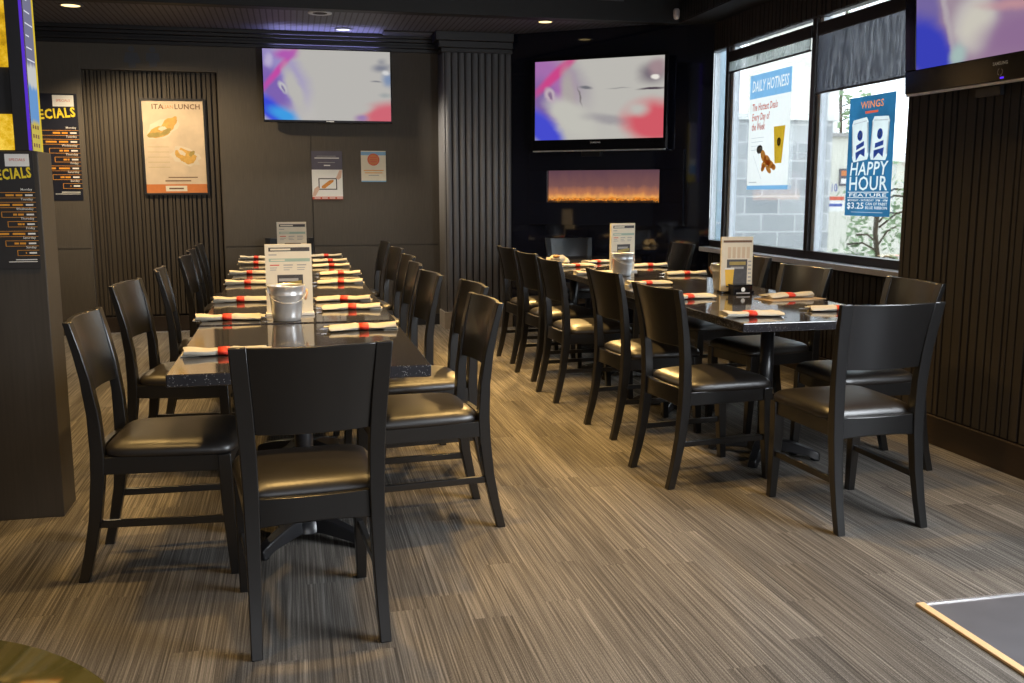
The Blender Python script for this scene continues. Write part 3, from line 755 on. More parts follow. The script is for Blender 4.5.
# ------------------------------------------------------------------ napkin rolls
def napkin_proto():
    t = thing('napkin_roll', '', 'napkin')
    rng = random.Random(2)
    b = MB(); L = .135; nseg = 26; rings = []
    for i in range(nseg+1):
        u = -L+2*L*i/nseg; e = abs(u)/L; k = i/nseg
        w = .042+.004*math.sin(k*9)+.020*max(0, k-.70)*3.3+.004*rng.uniform(-1, 1)*(k > .65)-(.006 if .42 < k < .58 else 0)
        h = .027+.003*math.sin(k*13+1)-(.003 if .42 < k < .58 else 0)-.010*max(0, k-.8)*4
        ring = []
        for j in range(14):
            a = 2*PI*j/14
            yy = w*math.cos(a)*(1+.10*math.sin(3*a+k*4)); zz = h*.5+h*.5*math.sin(a)*(1+.12*math.sin(2*a+k*6))
            ring.append((u+.004*math.sin(a*3), yy, max(zz, .0005)))
        rings.append(ring)
    b.loft(rings, 'napkin', True, True, True)
    # flap ends of the folded paper, upper leaf opened at the right end
    b.hexa([(-L-.012, -.026, .001), (-L+.05, -.027, .001), (-L+.05, .026, .001), (-L-.008, .024, .001), (-L-.012, -.026, .006), (-L+.05, -.027, .009), (-L+.05, .026, .009), (-L-.008, .024, .006)], 'napkin')
    b.hexa([(L-.06, -.024, .018), (L+.018, -.034, .012), (L+.022, .022, .016), (L-.06, .026, .018), (L-.06, -.024, .022), (L+.018, -.034, .0145), (L+.022, .022, .0185), (L-.06, .026, .023)], 'napkin')
    b.build('napkin', t, smooth=60)
    b = MB(); rings = []
    for u in (-.019, .019):
        rings.append([(u-.004, .0395*math.cos(2*PI*j/20), .0138+.0138*math.sin(2*PI*j/20)) for j in range(20)])
    b.loft(rings, 'red', True, True, True); b.build('paper_band', t)
    b = MB()
    b.loft([[(L-.02, -.006, .009), (L-.02, .006, .009), (L-.02, .006, .011), (L-.02, -.006, .011)], [(L+.03, -.009, .008), (L+.03, .009, .008), (L+.03, .009, .0105), (L+.03, -.009, .0105)],
            [(L+.05, -.004, .008), (L+.05, .006, .008), (L+.05, .006, .0095), (L+.05, -.004, .0095)]], 'knife')
    b.build('cutlery', t)
    return t
NP = napkin_proto(); _np = [False]
def napkin(x, y, rz, label, group, z=None):
    if z is None: z = .755 if (x < 1 and y > 4.2) else .7505
    if not _np[0]:
        _np[0] = True; NP.location = (x, y, z); NP.rotation_euler = (0, 0, rz); NP['label'] = label; NP['group'] = group; return NP
    return dup(NP, label, (x, y, z), rz, group)
NGL, NGR = 'napkin rolls on the left table', 'napkin rolls on the right table'
for i, (x, y, r) in enumerate(((-.24, 3.41, .02), (-.285, 4.33, .0), (-.265, 5.06, .02), (-.27, 6.04, -.02), (-.29, 6.78, .02), (-.28, 7.72, .02), (-.30, 8.38, -.01))):
    napkin(x, y, r, 'red-banded napkin roll on left side of left table, ' + (ORD[i] + (' to camera' if i == 0 else ' from camera')), NGL)
for i, (x, y, r) in enumerate(((.265, 3.92, PI+.03), (.262, 4.60, PI-.05), (.245, 4.98, PI-.12), (.275, 5.95, PI-.03), (.305, 6.6, PI+.02), (.275, 7.33, PI-.04), (.285, 7.87, PI+.04), (.275, 8.5, PI+.02))):
    napkin(x, y, r, 'red-banded napkin roll on aisle side of left table, ' + (ORD[i] + (' to camera' if i == 0 else ' from camera')), NGL)
for (x, y, r, lab) in ((2.0, 3.95, .05, 'red-banded napkin roll at near left corner of right table'),
                       (2.54, 4.60, PI+.1, 'red-banded napkin roll lying on brown card by window, right table'),
                       (2.50, 4.04, PI-.35, 'red-banded napkin roll half hidden behind near head chair, right table'),
                       (2.02, 4.70, .2, 'napkin roll peeping past nearest aisle chair of right table'),
                       (2.60, 6.10, PI-.15, 'red-banded napkin roll behind and left of the nearer menu, right table'),
                       (2.09, 5.48, .1, 'red-banded napkin roll between second and third aisle chairs, right table'),
                       (2.62, 6.85, PI-.05, 'red-banded napkin roll just right of the farther pail, right table'),
                       (2.08, 6.96, .25, 'red-banded napkin roll at far left of right table beside crumpled napkin'),
                       (2.0, 6.27, .1, 'red-banded napkin roll left of the farther pail, right table'),
                       (2.35, 7.30, .5, 'napkin roll behind the farther pail on right table')):
    napkin(x, y, r, lab, NGR, .7545 if 'brown card' in lab else None)
b = MB(); X = Matrix.Translation((2.53, 4.58, .7503)) @ Matrix.Rotation(.15, 4, 'Z'); b.box(-.17, .17, -.10, .06, 0, .0035, 'cardbrown', X)
tag(b.build('place_card'), 'brown card under napkin roll on window side of right table', 'card')
b = MB(); rng = random.Random(8)
rings = []
for j, (r, z) in enumerate(((.05, 0), (.085, .012), (.08, .035), (.05, .055), (.015, .05))):
    rings.append([(r*(1+.3*rng.uniform(-1, 1))*math.cos(2*PI*i/16), r*(1+.3*rng.uniform(-1, 1))*.7*math.sin(2*PI*i/16), z+(.01*rng.uniform(-1, 1) if j else 0)) for i in range(16)])
b.loft(rings, 'napkin'); o = b.build('crumpled_napkin'); o.location = (2.06, 7.42, .7505); tag(o, 'crumpled white napkin with brown scrap at far end of right table', 'napkin')
b = MB(); b.lathe([(.018, .0), (.03, .006), (.024, .016), (.01, .02)], 'chip', 12); q = b.build('scrap', o); q.location = (-.02, -.045, .045)

# ------------------------------------------------------------------ pails
def pail_proto():
    t = thing('metal_pail', '', 'pail')
    b = MB()
    b.lathe([(.062, 0), (.066, .004), (.068, .02), (.0775, .118), (.0795, .120), (.0795, .126), (.078, .128), (.0835, .158), (.087, .160), (.087, .166), (.083, .167), (.080, .160), (.075, .125), (.064, .012), (.0, .010)], 'steel', 40, cap1=False)
    b.build('pail', t)
    for s in (-1, 1):
        b = MB(); b.box(s*.084-.006, s*.084+.006, -.012, .012, .128, .158, 'steel'); b.build('handle_ear', t, bevel=.002)
    b = MB(); pts = []
    for i in range(21):
        a = PI*i/20; pts.append((.093*math.cos(a), -.098*math.sin(a)*.80, .146-.098*math.sin(a)*.62))
    b.tube(pts, .0018, 'steel', 6); h = b.build('handle', t)
    b = MB(); b.tube([(.083, -.036, .10), (.093, -.018, .127), (.0945, -.006, .143)], .006, 'copper', 10); b.build('grip', h)
    return t
PA = pail_proto(); PA.scale = (.92,)*3; PA.location = (-.035, 4.265, .755); PA['label'] = 'galvanised metal pail in front of menu on left table'; PA['group'] = 'metal pails on the tables'; PA.rotation_euler = (0, 0, .15)
dup(PA, 'galvanised metal pail in front of the farther menu on right table', (2.16, 6.15, .7505), .3, 'metal pails on the tables')
dup(PA, 'galvanised metal pail beside beer menu on right table', (2.395, 5.06, .7505), 2.6, 'metal pails on the tables')

# ------------------------------------------------------------------ menu cards
def menu(label, x, y, rz, beer=False, w=.205, h=.33):
    t = thing('menu_stand', label, 'menu', (x, y, .755 if x < 1 else .7505), rz, 'menu cards standing on the tables')
    b = MB(); b.box(-w/2-.004, w/2+.004, -.04, .04, 0, .012, 'white' if not beer else 'tv_plastic')
    b.build('stand_base', t, bevel=.002)
    b = MB(); b.box(-w/2, w/2, -.009, .009, .012, h, 'paper')
    X = frame_at((0, -.0092, 0), (1, 0, 0), (0, 0, 1))
    if beer:
        b.rect(-w*.45, w*.46, h*.90, h*.94, 'p_brown', X, .0004)
        for i in range(5): b.rect(-w*.30+i*w*.15, -w*.20+i*w*.15, h*.62, h*.82, 'p_cream', X, .0004)
        b.rect(-w*.32, w*.33, h*.10, h*.60, 'p_dark', X, .0005)
        b.rect(-w*.24, w*.28, h*.50, h*.56, 'p_olive', X, .0007); b.rect(-w*.20, w*.22, h*.43, h*.47, 'p_grey', X, .0007)
        b.poly([(-w*.34, h*.13), (-w*.12, h*.13), (-w*.08, h*.44), (-w*.38, h*.44)], 'p_beer', X, .0009)
        b.rect(-w*.38, -w*.08, h*.42, h*.45, 'white', X, .0011)
        for i in range(6): b.rect(w*.36, w*.46, h*(.2+.07*i), h*(.225+.07*i), 'p_grey', X, .0004)
    else:
        b.rect(-w*.42, w*.46, h*.90, h*.955, 'p_dark', X, .0004); b.rect(-w*.38, w*.05, h*.915, h*.94, 'paper', X, .0007)
        b.rect(-w*.42, -w*.25, h*.845, h*.86, 'p_grey', X, .0004)
        b.rect(-w*.42, w*.46, h*.755, h*.80, 'p_green', X, .0004); b.rect(-w*.38, -w*.08, h*.768, h*.787, 'paper', X, .0007)
        for i in range(3):
            x0 = -w*.40+i*w*.29
            b.rect(x0, x0+w*.20, h*.70, h*.715, 'p_red' if i == 0 else 'p_grey', X, .0004)
            for k in range(2): b.rect(x0, x0+w*random.uniform(.12, .22), h*(.665-.03*k), h*(.675-.03*k), 'p_grey', X, .0004)
        b.rect(-w*.25, w*.30, h*.38, h*.57, 'p_dark', X, .0005); b.rect(-w*.22, w*.20, h*.48, h*.52, 'p_grey', X, .0007)
        b.poly([(-w*.22, h*.40), (w*.27, h*.44), (w*.27, h*.49), (-w*.22, h*.455)], 'p_olive', X, .0008)
        for k in range(7): b.rect(-w*.40, w*random.uniform(.2, .42), h*(.335-.03*k), h*(.344-.03*k), 'p_grey', X, .0004)
    b.build('menu_card', t)
    return t
menu('tall cream menu card behind the pail on left table', -.022, 4.455, .03, h=.32)
menu('tall menu card farther down the left table beyond the nearer menu', -.005, 7.05, 0., h=.345)
menu('pale menu card standing behind the pail at far end of right table', 2.264, 6.45, .30, h=.34)
menu('brown menu card with a beer glass picture on right table', 2.40, 4.93, -.10, True, .18, .31)
b = MB(); X = Matrix.Translation((2.385, 4.84, .7505))
b.box(-.055, .055, -.035, .035, 0, .05, 'tv_plastic', X); b.box(-.058, .058, -.038, .038, .05, .056, 'tv_plastic', X)
F = frame_at((2.385, 4.84-.0352, .7505), (1, 0, 0), (0, 0, 1)); b.disc(0, .03, .012, .012, 'white', F, .0005); b.rect(-.04, .04, .006, .014, 'p_grey', F, .0005)
tag(b.build('coaster_holder', bevel=.002), 'small black box at foot of the beer menu on right table', 'box')

# ------------------------------------------------------------------ televisions
tv1 = screen_mat('tv_picture_bright', (.47, .455, .43), [
    ((.50, .48, .46), .22, .5, .10, .55, 12, .6), ((.30, .25, .52), .06, .66, .22, .50, 18, .4), ((.20, .12, .42), .07, .46, .10, .34, 14, .5),
    ((.52, .07, .36), .125, .72, .028, .34, -24, .7), ((.42, .10, .42), .18, .93, .08, .07, 15, .7), ((.46, .40, .60), .045, .84, .03, .09, 0, .7),
    ((.50, .49, .52), .148, .46, .030, .085, 18, .4), ((.22, .18, .34), .150, .44, .011, .05, 18, .5), ((.47, .455, .43), .24, .42, .06, .34, 10, .5),
    ((.045, .07, .66), .045, .14, .085, .26, 24, .4), ((.05, .32, .74), .15, .07, .075, .14, 42, .6),
    ((.60, .13, .17), .985, .06, .22, .20, 30, .45), ((.30, .20, .40), .76, .04, .045, .05, 0, .8), ((.47, .455, .43), .75, .16, .10, .06, 30, .7),
    ((.20, .21, .26), .93, .77, .065, .05, 20, .9), ((.20, .27, .42), .985, .60, .05, .09, 0, .8), ((.62, .62, .62), .965, .70, .028, .035, 0, .6), ((.22, .22, .24), .88, .565, .035, .012, -8, .8), ((.30, .3, .32), .94, .86, .03, .04, 0, .9), ((.34, .36, .36), .96, .38, .04, .03, 0, .9)], 1.)
tv2 = screen_mat('tv_picture_face', (.49, .475, .44), [
    ((.36, .32, .36), .25, .80, .12, .34, 20, .7), ((.36, .15, .40), .06, .72, .22, .46, 10, .4), ((.20, .12, .34), .07, .50, .10, .26, 10, .6),
    ((.58, .06, .24), .17, .83, .045, .30, -34, .6), ((.40, .36, .35), .27, .60, .055, .28, 4, .6), ((.52, .51, .46), .29, .28, .13, .30, 32, .4),
    ((.50, .40, .46), .118, .57, .040, .095, 12, .4), ((.24, .16, .26), .122, .56, .016, .05, 12, .5),
    ((.16, .16, .18), .40, .645, .045, .020, -18, .6), ((.20, .18, .18), .355, .54, .006, .10, 8, .8), ((.32, .31, .30), .66, .625, .07, .008, 0, .8),
    ((.06, .07, .60), .055, .14, .12, .34, 28, .4), ((.34, .32, .33), .60, .24, .18, .055, -16, .7),
    ((.62, .10, .13), .93, .20, .22, .26, 20, .4), ((.49, .475, .44), .80, .36, .08, .08, 0, .8), ((.17, .14, .17), .91, .79, .09, .11, 0, .8), ((.34, .24, .26), .95, .86, .06, .10, 0, .7), ((.80, .76, .70), .935, .745, .032, .032, 0, .4), ((.06, .04, .06), .91, .60, .09, .014, 0, .6)], 1.)
tv3 = screen_mat('tv_picture_blur', (.30, .19, .30), [
    ((.17, .13, .34), .09, .62, .11, .55, 0, .5), ((.04, .05, .46), .09, .14, .17, .36, 24, .4), ((.34, .26, .32), .27, .62, .10, .6, 12, .6), ((.42, .36, .40), .21, .55, .02, .5, 8, .8),
    ((.50, .46, .45), .42, .30, .15, .24, 0, .35), ((.58, .55, .48), .43, .28, .10, .17, 0, .5), ((.36, .48, .46), .31, .06, .05, .09, 0, .7), ((.50, .27, .30), .70, .36, .20, .035, -16, .9), ((.26, .15, .28), .74, .14, .26, .16, 0, .6),
    ((.70, .62, .52), .54, .62, .055, .10, 0, .4), ((.40, .22, .28), .80, .70, .20, .22, 0, .7), ((.30, .18, .34), .64, .85, .05, .15, 0, .7)], 1.)

def television(label, X, w, h, mat, bez=.022, chin=.06, brand=False, strip=None):
    """X: x along the set, y up, z out of the wall; origin at the bottom left of the cabinet front"""
    t = thing('television', label, 'television'); t.matrix_world = X
    b = MB()
    b.box(0, w, 0, h, -.045, -.001, 'tv_plastic'); b.box(w*.12, w*.88, h*.12, h*.85, -.075, -.044, 'tv_plastic')
    for (x0, x1, y0, y1) in ((0, w, 0, chin), (0, w, h-bez, h), (0, bez, chin, h-bez), (w-bez, w, chin, h-bez)):
        b.box(x0, x1, y0, y1, -.001, .008, 'tv_plastic')
    b.build('cabinet', t, bevel=.004)
    I = Matrix.Identity(4)
    b = MB(); b.uvquad([(bez, chin, .002), (w-bez, chin, .002), (w-bez, h-bez, .002), (bez, h-bez, .002)], mat); b.build('screen', t)
    b = MB(); b.box(w*.3, w*.7, h*.3, h*.7, -.12, -.075, 'black_metal')
    if strip: b.box(w*.36, w*.50, -.055, h*.35, -.095, -.0755, 'black_metal')
    b.build('wall_mount', t)
    b = MB()
    if brand:
        b.text('SAMSUNG', brand, chin*.62, 'white', I, h=.014, z=.0086, align='C', bold=.02)
    else:
        b.rect(w*.48, w*.54, chin*.40, chin*.58, 'white', I, .0086)
    b.build('brand_mark', t)
    if strip:
        b = MB(); b.box(.01, w-.01, -.012, .0, -.02, .006, 'steel'); b.build('trim_strip', t)
    return t
television('flat television glowing white and purple on the plain back wall', frame_at((-.222, YB-.13, 1.955), (1, 0, 0), (0, 0, 1)), 1.185, .668, tv1, .010, .022)
TVX = frame_at(DX @ Vector((.275, 1.69, .16)), DU, (0, 0, 1))
television('large television showing a pale face above the electric fireplace', TVX, 1.275, .83, tv2, .03, .095, .62, True)
TV3 = frame_at((XR-.125, 4.515, 1.80), (0, -1, -.02), (-.06, 0, 1))
t3 = television('television hung high on the fluted right wall beside the window', TV3, 1.20, .74, tv3, .085, .115, .70, True)
b = MB(); I = Matrix.Identity(4)
for i in range(20):
    a0, a1 = 2*PI*i/20, 2*PI*(i+1)/20
    if 3 <= i <= 5 or 13 <= i <= 14: continue
    b.face([(.70+.017*math.cos(a0), .040+.017*math.sin(a0), .0086), (.70+.017*math.cos(a1), .040+.017*math.sin(a1), .0086), (.70+.014*math.cos(a1), .040+.014*math.sin(a1), .0086), (.70+.014*math.cos(a0), .040+.014*math.sin(a0), .0086)], 'p_grey')
b.build('power_button', t3)
b = MB(); b.rect(.70, .724, .010, .018, 'blue_led', I, .0087); b.build('standby_light', t3)

# ------------------------------------------------------------------ electric fireplace
t = thing('electric_fireplace', 'wide black wall fireplace with a glowing orange flame bed', 'fireplace'); t.matrix_world = DX
b = MB(); FX0, FX1, FZ0, FZ1 = .385, 1.465, 1.215, 1.51
for (x0, x1, y0, y1) in ((.2, 1.683, 1.005, FZ0), (.2, 1.683, FZ1, 1.685), (.2, FX0, FZ0, FZ1), (FX1, 1.683, FZ0, FZ1)):
    b.box(x0, x1, y0, y1, .0045, .05, 'gloss_black')
b.build('glass_front', t, bevel=.002)
b = MB(); b.uvquad([(FX0, FZ0, .012), (FX1, FZ0, .012), (FX1, FZ1, .012), (FX0, FZ1, .012)], 'flame'); b.build('flame_display', t)
b = MB(); rng = random.Random(6)
for i in range(46):
    x = FX0+.02+(FX1-FX0-.04)*i/45; r = rng.uniform(.010, .018)
    b.lathe([(r*.6, 0), (r, r*.5), (r*.7, r*1.1), (r*.1, r*1.3)], 'p_brown', 7, c=(x, 0, 0), X=Matrix.Translation((0, FZ0, .03)) @ Matrix.Rotation(-PI/2, 4, 'X'))
q = b.build('ember_bed', t); q['kind'] = 'stuff'

# ------------------------------------------------------------------ posters
def bars(b, X, x1, y, n, m, rng, wmax, hgt, z=.0012):
    x = x1
    for _ in range(n):
        w = wmax*rng.uniform(.5, 1); b.rect(x-w, x, y, y+hgt, m, X, z); x -= w+wmax*.18

def specials(name, label, X, w, h, base, rowm, tw=1.):
    """X at the bottom right corner of the sheet; x runs left as negative"""
    rng = random.Random(3)
    b = MB(); b.box(-w, 0, 0, h, 0, .004, base, X)
    b.rect(-.30*w, -.04*w, h*.88, h*.985, 'white', X, .0048); b.text('SPECIALS', -.17*w, h*.925, 'p_red', X, h=.010*h/.45, z=.0054, w=.17*w, align='C')
    b.text('SPECIALS', -.025*w, h*.79, 'yellow', X, h=.085*h, z=.0055, w=w*.60*tw, align='R', bold=.035, rot=math.radians(5))
    for i, d in enumerate(('Monday', 'Tuesday', 'Wednesday', 'Thursday', 'Friday', 'Saturday', 'Sunday')):
        y = h*(.655-.083*i)
        b.text(d, -.03*w, y+h*.02, 'white', X, h=.020*h, z=.0055, align='R', bold=.005)
        L = w*(.42, .52, .34, .28, .62, .32, .2)[i]
        x0, x1, y0, y1 = -L-.04*w, -.0, y-h*.045, y+h*.005
        g = .0035*h
        for q in ((x0, x1, y0, y0+g), (x0, x1, y1-g, y1), (x0, x0+g*1.4, y0, y1)): b.rect(q[0], q[1], q[2], q[3], 'orange', X, .0052)
        b.rect(-.11*w, -.03*w, y-h*.027, y-h*.013, 'white', X, .0056)
        bars(b, X, -.14*w, y-h*.028, rowm, 'orange', rng, (L-.19*w)/max(rowm, 1), h*.016, .0056)
    b.rect(-.26*w, -.03*w, h*.075, h*.082, 'white', X, .0054); b.rect(-.34*w, -.03*w, h*.058, h*.064, 'white', X, .0054)
    return tag(b.build(name), label, 'poster')
COLX, COLY = -.945, 4.07
specials('specials_banner', 'dark specials banner fixed to the near left column', frame_at((-.962, COLY-.0035, 1.012), (1, 0, 0), (0, 0, 1)), .33, .445, 'char', 2, .82)
o = specials('specials_poster', 'dark specials poster on back wall behind the left column', frame_at((-1.845, YB-.0085, 1.24), (1, 0, 0), (0, 0, 1)), .68, .945, 'navy', 2)

# lunch poster in the recess
X = frame_at((-1.305, YB+.060, 1.305), (1, 0, 0), (0, 0, 1)) @ Matrix.Rotation(.008, 4, 'Z')
t = thing('lunch_poster', 'cream framed Italian lunch poster hanging on the fluted recess', 'poster'); t.matrix_world = X
w, h = .54, .84; I = Matrix.Identity(4)
b = MB()
for q in ((-.02, w+.02, -.02, 0), (-.02, w+.02, h, h+.02), (-.02, 0, 0, h), (w, w+.02, 0, h)): b.box(q[0], q[1], q[2], q[3], 0, .018, 'crown')
b.build('frame', t, bevel=.002)
b = MB(); b.box(0, w, 0, h, 0, .006, 'p_cream')
b.rect(0, w, 0, h*.095, 'p_orange', I, .0066); b.rect(.17, .36, .015, .065, 'paper', I, .0072); b.rect(.20, .33, .033, .047, 'p_brown', I, .0078)
b.text('ITA', .09, h*.91, 'p_brown', I, h=.045, z=.0068, bold=.02); b.text('LIAN', .185, h*.913, 'p_orange', I, h=.032, z=.0068); b.text('LUNCH', .29, h*.91, 'p_brown', I, h=.045, z=.0068, bold=.02)
for k, (cx, cy, rx, ry, a_, m_) in enumerate(((.17, .70, .15, .085, .45, 'p_pale'), (.36, .40, .14, .085, -.35, 'p_pale'), (.14, .66, .11, .050, .35, 'p_gold'), (.22, .73, .10, .055, .75, 'p_gold'), (.10, .63, .07, .025, .2, 'p_olive'), (.20, .66, .06, .022, .5, 'p_olive'),
        (.27, .78, .05, .030, .9, 'p_gold'), (.17, .70, .04, .02, .2, 'p_pale'), (.36, .41, .10, .060, -.3, 'p_gold'), (.40, .37, .07, .045, .4, 'p_gold'), (.42, .43, .035, .018, .7, 'p_olive'), (.33, .44, .04, .02, -.6, 'p_pale'))):
    pts = []; rg2 = random.Random(k)
    for i in range(18):
        t_ = 2*PI*i/18; q = rg2.uniform(.78, 1.12); u, v = rx*q*math.cos(t_), ry*q*math.sin(t_); pts.append((cx+u*math.cos(a_)-v*math.sin(a_), h*cy+u*math.sin(a_)+v*math.cos(a_)))
    b.poly(pts, m_, I, .0066+.0003*k)
for i in range(5): b.rect(.03, .22, h*(.50-.055*i), h*(.503-.055*i), 'p_olive', I, .0066)
b.text('SEE SERVER', .46, h*.165, 'p_brown', I, h=.016, z=.0068, align='R') if False else b.rect(.20, .46, h*.165, h*.175, 'p_brown', I, .0068)
b.rect(.17, .40, h*.125, h*.138, 'p_brown', I, .0068)
b.build('sheet', t)

# two small posters under the back wall television
X = frame_at((.20, YB-.0085, 1.245), (1, 0, 0), (0, 0, 1)); w, h = .288, .455
b = MB(); b.box(0, w, 0, h, 0, .004, 'p_lilac', X); b.rect(0, w, 0, .28, 'white', X, .0046)
b.rect(0, w, 0, .024, 'p_red', X, .0052)
for i in range(4): b.rect(.02+.07*i, .075+.07*i, .008, .016, 'white', X, .0056)
b.rect(.06, .235, .09, .20, 'p_dark', X, .0052); b.rect(.07, .225, .10, .19, 'white', X, .0056)
b.poly([(.09, .105), (.12, .103), (.20, .165), (.205, .185), (.165, .18), (.09, .125)], 'p_wing', X, .0060)
b.poly([(.225, .20), (.26, .275), (.285, .275), (.275, .205), (.25, .185)], 'p_skin', X, .0060); b.poly([(.0, .03), (.03, .03), (.07, .10), (.055, .125), (.02, .10)], 'p_skin', X, .0060)
b.rect(.03, .26, .385, .393, 'white', X, .0046); b.rect(.06, .22, .345, .350, 'p_grey', X, .0046); b.rect(.115, .175, .315, .325, 'white', X, .0046); b.rect(.05, .23, .405, .409, 'p_grey', X, .0046)
tag(b.build('tablet_poster'), 'poster of hands holding a tablet under the back wall television', 'poster')
X = frame_at((.668, YB-.0085, 1.41), (1, 0, 0), (0, 0, 1)); w, h = .238, .295
b = MB(); b.box(0, w, 0, h, 0, .004, 'paper', X); b.rect(0, w, h*.86, h*.97, 'p_blue', X, .0046); b.rect(0, w, 0, h*.04, 'p_blue', X, .0046)
b.disc(w*.5, h*.72, .058, .058, 'p_red', X, .0052); b.disc(w*.5, h*.72, .048, .048, 'p_orange', X, .0056)
for i in range(3): b.rect(w*.5-.034, w*.5+.034, h*.72+.016-.02*i, h*.72+.024-.02*i, 'p_red', X, .0060)
for i, ww in enumerate((.19, .17, .10)): b.rect(w/2-ww/2, w/2+ww/2, h*(.36-.08*i), h*(.385-.08*i), 'orange' if i < 2 else 'p_grey', X, .0046)
tag(b.build('badge_poster'), 'small cream poster with round red badge on back wall', 'poster')

# restroom pictograms over the recess
def icon(x, lab, skirt):
    X = frame_at((x, YB-.0005, 2.455), (1, 0, 0), (0, 0, 1)); b = MB()
    b.disc(0, .135, .026, .026, 'icon', X, .004)
    b.poly([(-.05, .105), (.05, .105), (.075, .02), (.055, .015), (-.055, .015), (-.075, .02)] if skirt else [(-.055, .105), (.055, .105), (.06, .03), (.035, .03), (.03, -.02), (-.03, -.02), (-.035, .03), (-.06, .03)], 'icon', X, .004)
    if skirt: b.rect(-.03, .03, -.03, .015, 'icon', X, .004)
    tag(b.build('restroom_sign'), lab, 'sign')
icon(-1.36, 'dark figure restroom sign over the recess, the left one', True)
icon(-1.18, 'dark figure restroom sign over the recess, the right one', False)

# posters on the window glass
WX = XW+.052
X = frame_at((WX, 7.42, 1.328), (0, -1, 0), (0, 0, 1)); w, h = .675, .91
b = MB()
title = text_loops('DAILY HOTNESS', w*.06, h*.855, .086, w*.88, 'L', .18)
fill_loops(b, [rect_loop(0, w, h*.795, h)]+title, 'w_blue', X); fill_loops(b, title, 'w_white', X)
b.rect(0, w, h*.035, h*.795, 'w_white', X); b.rect(0, w, 0, h*.035, 'w_blue', X); b.rect(w*.05, w*.25, h*.06, h*.068, 'w_grey', X, .0008)
for i, s_ in enumerate(('The Hottest Deals', 'Every Day of', 'the Week')):
    b.text(s_, w*.08, h*(.69-.085*i), 'w_red', X, h=.055, z=.0008, w=w*(.62, .44, .33)[i], bold=.02, shear=.15)
for i in range(4): b.rect(w*.08, w*(.40-.03*i), h*(.45-.035*i), h*(.454-.035*i), 'w_grey', X, .0008)
b.poly([(w*.68, h*.22), (w*.84, h*.22), (w*.90, h*.53), (w*.63, h*.53)], 'w_beer', X, .0008); b.disc(w*.765, h*.40, .030, .032, 'w_dark', X, .0014); b.disc(w*.765, h*.40, .013, .020, 'w_beer', X, .0020)
b.disc(w*.30, h*.35, .05, .034, 'w_dark', X, .0010, ang=.1); b.disc(w*.30, h*.345, .038, .022, 'w_white', X, .0015, ang=.1)
rg = random.Random(4)
for (cx, cy, rx, ry, an) in ((.40, .29, .055, .036, -.9), (.50, .25, .06, .036, -.5), (.58, .215, .06, .03, -.3), (.44, .22, .055, .03, .3), (.40, .185, .035, .024, .5), (.66, .19, .035, .024, -.2), (.54, .17, .05, .022, -.5)):
    b.disc(w*cx, h*cy, rx, ry, 'w_wing', X, .0010+.0004*rg.random(), ang=an)
for (x0, y0, x1, y1) in ((.14, .30, .36, .09),): b.poly([(w*x0, h*y0), (w*x0+.004, h*y0), (w*x1+.004, h*y1), (w*x1, h*y1)], 'w_grey', X, .0010)
tag(b.build('daily_deals_poster', recalc=False), 'white Daily Hotness poster with beer and wings on left window', 'poster')
X = frame_at((WX, 5.945, 1.149), (0, -1, 0), (0, 0, 1)); w, h = .51, .775
b = MB(); holes = []; fills = []
def add(loops, m): holes.extend(loops); fills.append((loops, m))
add(text_loops('WINGS', w*.5, h*.90, .045, w*.50, 'C'), 'w_orange'); add([rect_loop(w*.36, w*.64, h*.855, h*.875)], 'w_red')
cans = []
for cx, a_ in ((.30, .09), (.69, -.05)):
    Y = Matrix.Translation((w*cx, h*.465, 0)) @ Matrix.Rotation(a_, 4, 'Z'); cans.append(Y)
    pts = [(-.080, 0), (.080, 0), (.094, .03), (.094, .245), (.076, .275), (-.076, .275), (-.094, .245), (-.094, .03)]
    add([[tuple((Y @ Vector((p[0], p[1], 0)))[:2]) for p in pts]], 'w_can')
add(text_loops('HAPPY', w*.5, h*.345, .085, w*.84, 'C', .12, .0), 'w_can'); add(text_loops('HOUR', w*.5, h*.218, .090, w*.84, 'C'), 'w_can')
add([rect_loop(w*.05, w*.95, h*.198, h*.204)], 'w_white'); add([rect_loop(w*.05, w*.95, h*.152, h*.157)], 'w_white')
add(text_loops('FEATURE', w*.5, h*.164, .021, w*.82, 'C'), 'w_white')
add(text_loops('MONDAY - SATURDAY  3PM - 6PM', w*.5, h*.125, .013, w*.88, 'C'), 'w_white')
add(text_loops('$3.25', w*.05, h*.062, .040, w*.38), 'w_white'); add(text_loops('CAN OF PABST', w*.47, h*.092, .018, w*.47), 'w_white'); add(text_loops('BLUE RIBBON', w*.47, h*.060, .018, w*.47), 'w_white')
add([rect_loop(w*.15, w*.85, h*.030, h*.034)], 'w_grey')
fill_loops(b, [rect_loop(0, w, 0, h)]+holes, 'w_teal', X)
for L, m_ in fills: fill_loops(b, L, m_, X)
for Y in cans:
    XY = X @ Y
    b.rect(-.076, .076, .248, .253, 'w_grey', XY, .0008); b.disc(0, .165, .030, .034, 'w_canblue', XY, .0008); b.disc(0, .165, .014, .014, 'w_can', XY, .0012)
    b.poly([(-.045, .105), (.045, .125), (.045, .095), (-.045, .075)], 'w_canblue', XY, .0008); b.poly([(-.055, .06), (.055, .08), (.05, .02), (.0, .045), (-.05, .005)], 'w_canblue', XY, .0008)
    b.rect(-.094, -.084, .04, .24, 'w_grey', XY, .0008); b.rect(.082, .094, .04, .24, 'w_grey', XY, .0008)
tag(b.build('happy_hour_poster', recalc=False), 'blue Happy Hour poster with two cans on right window', 'poster')

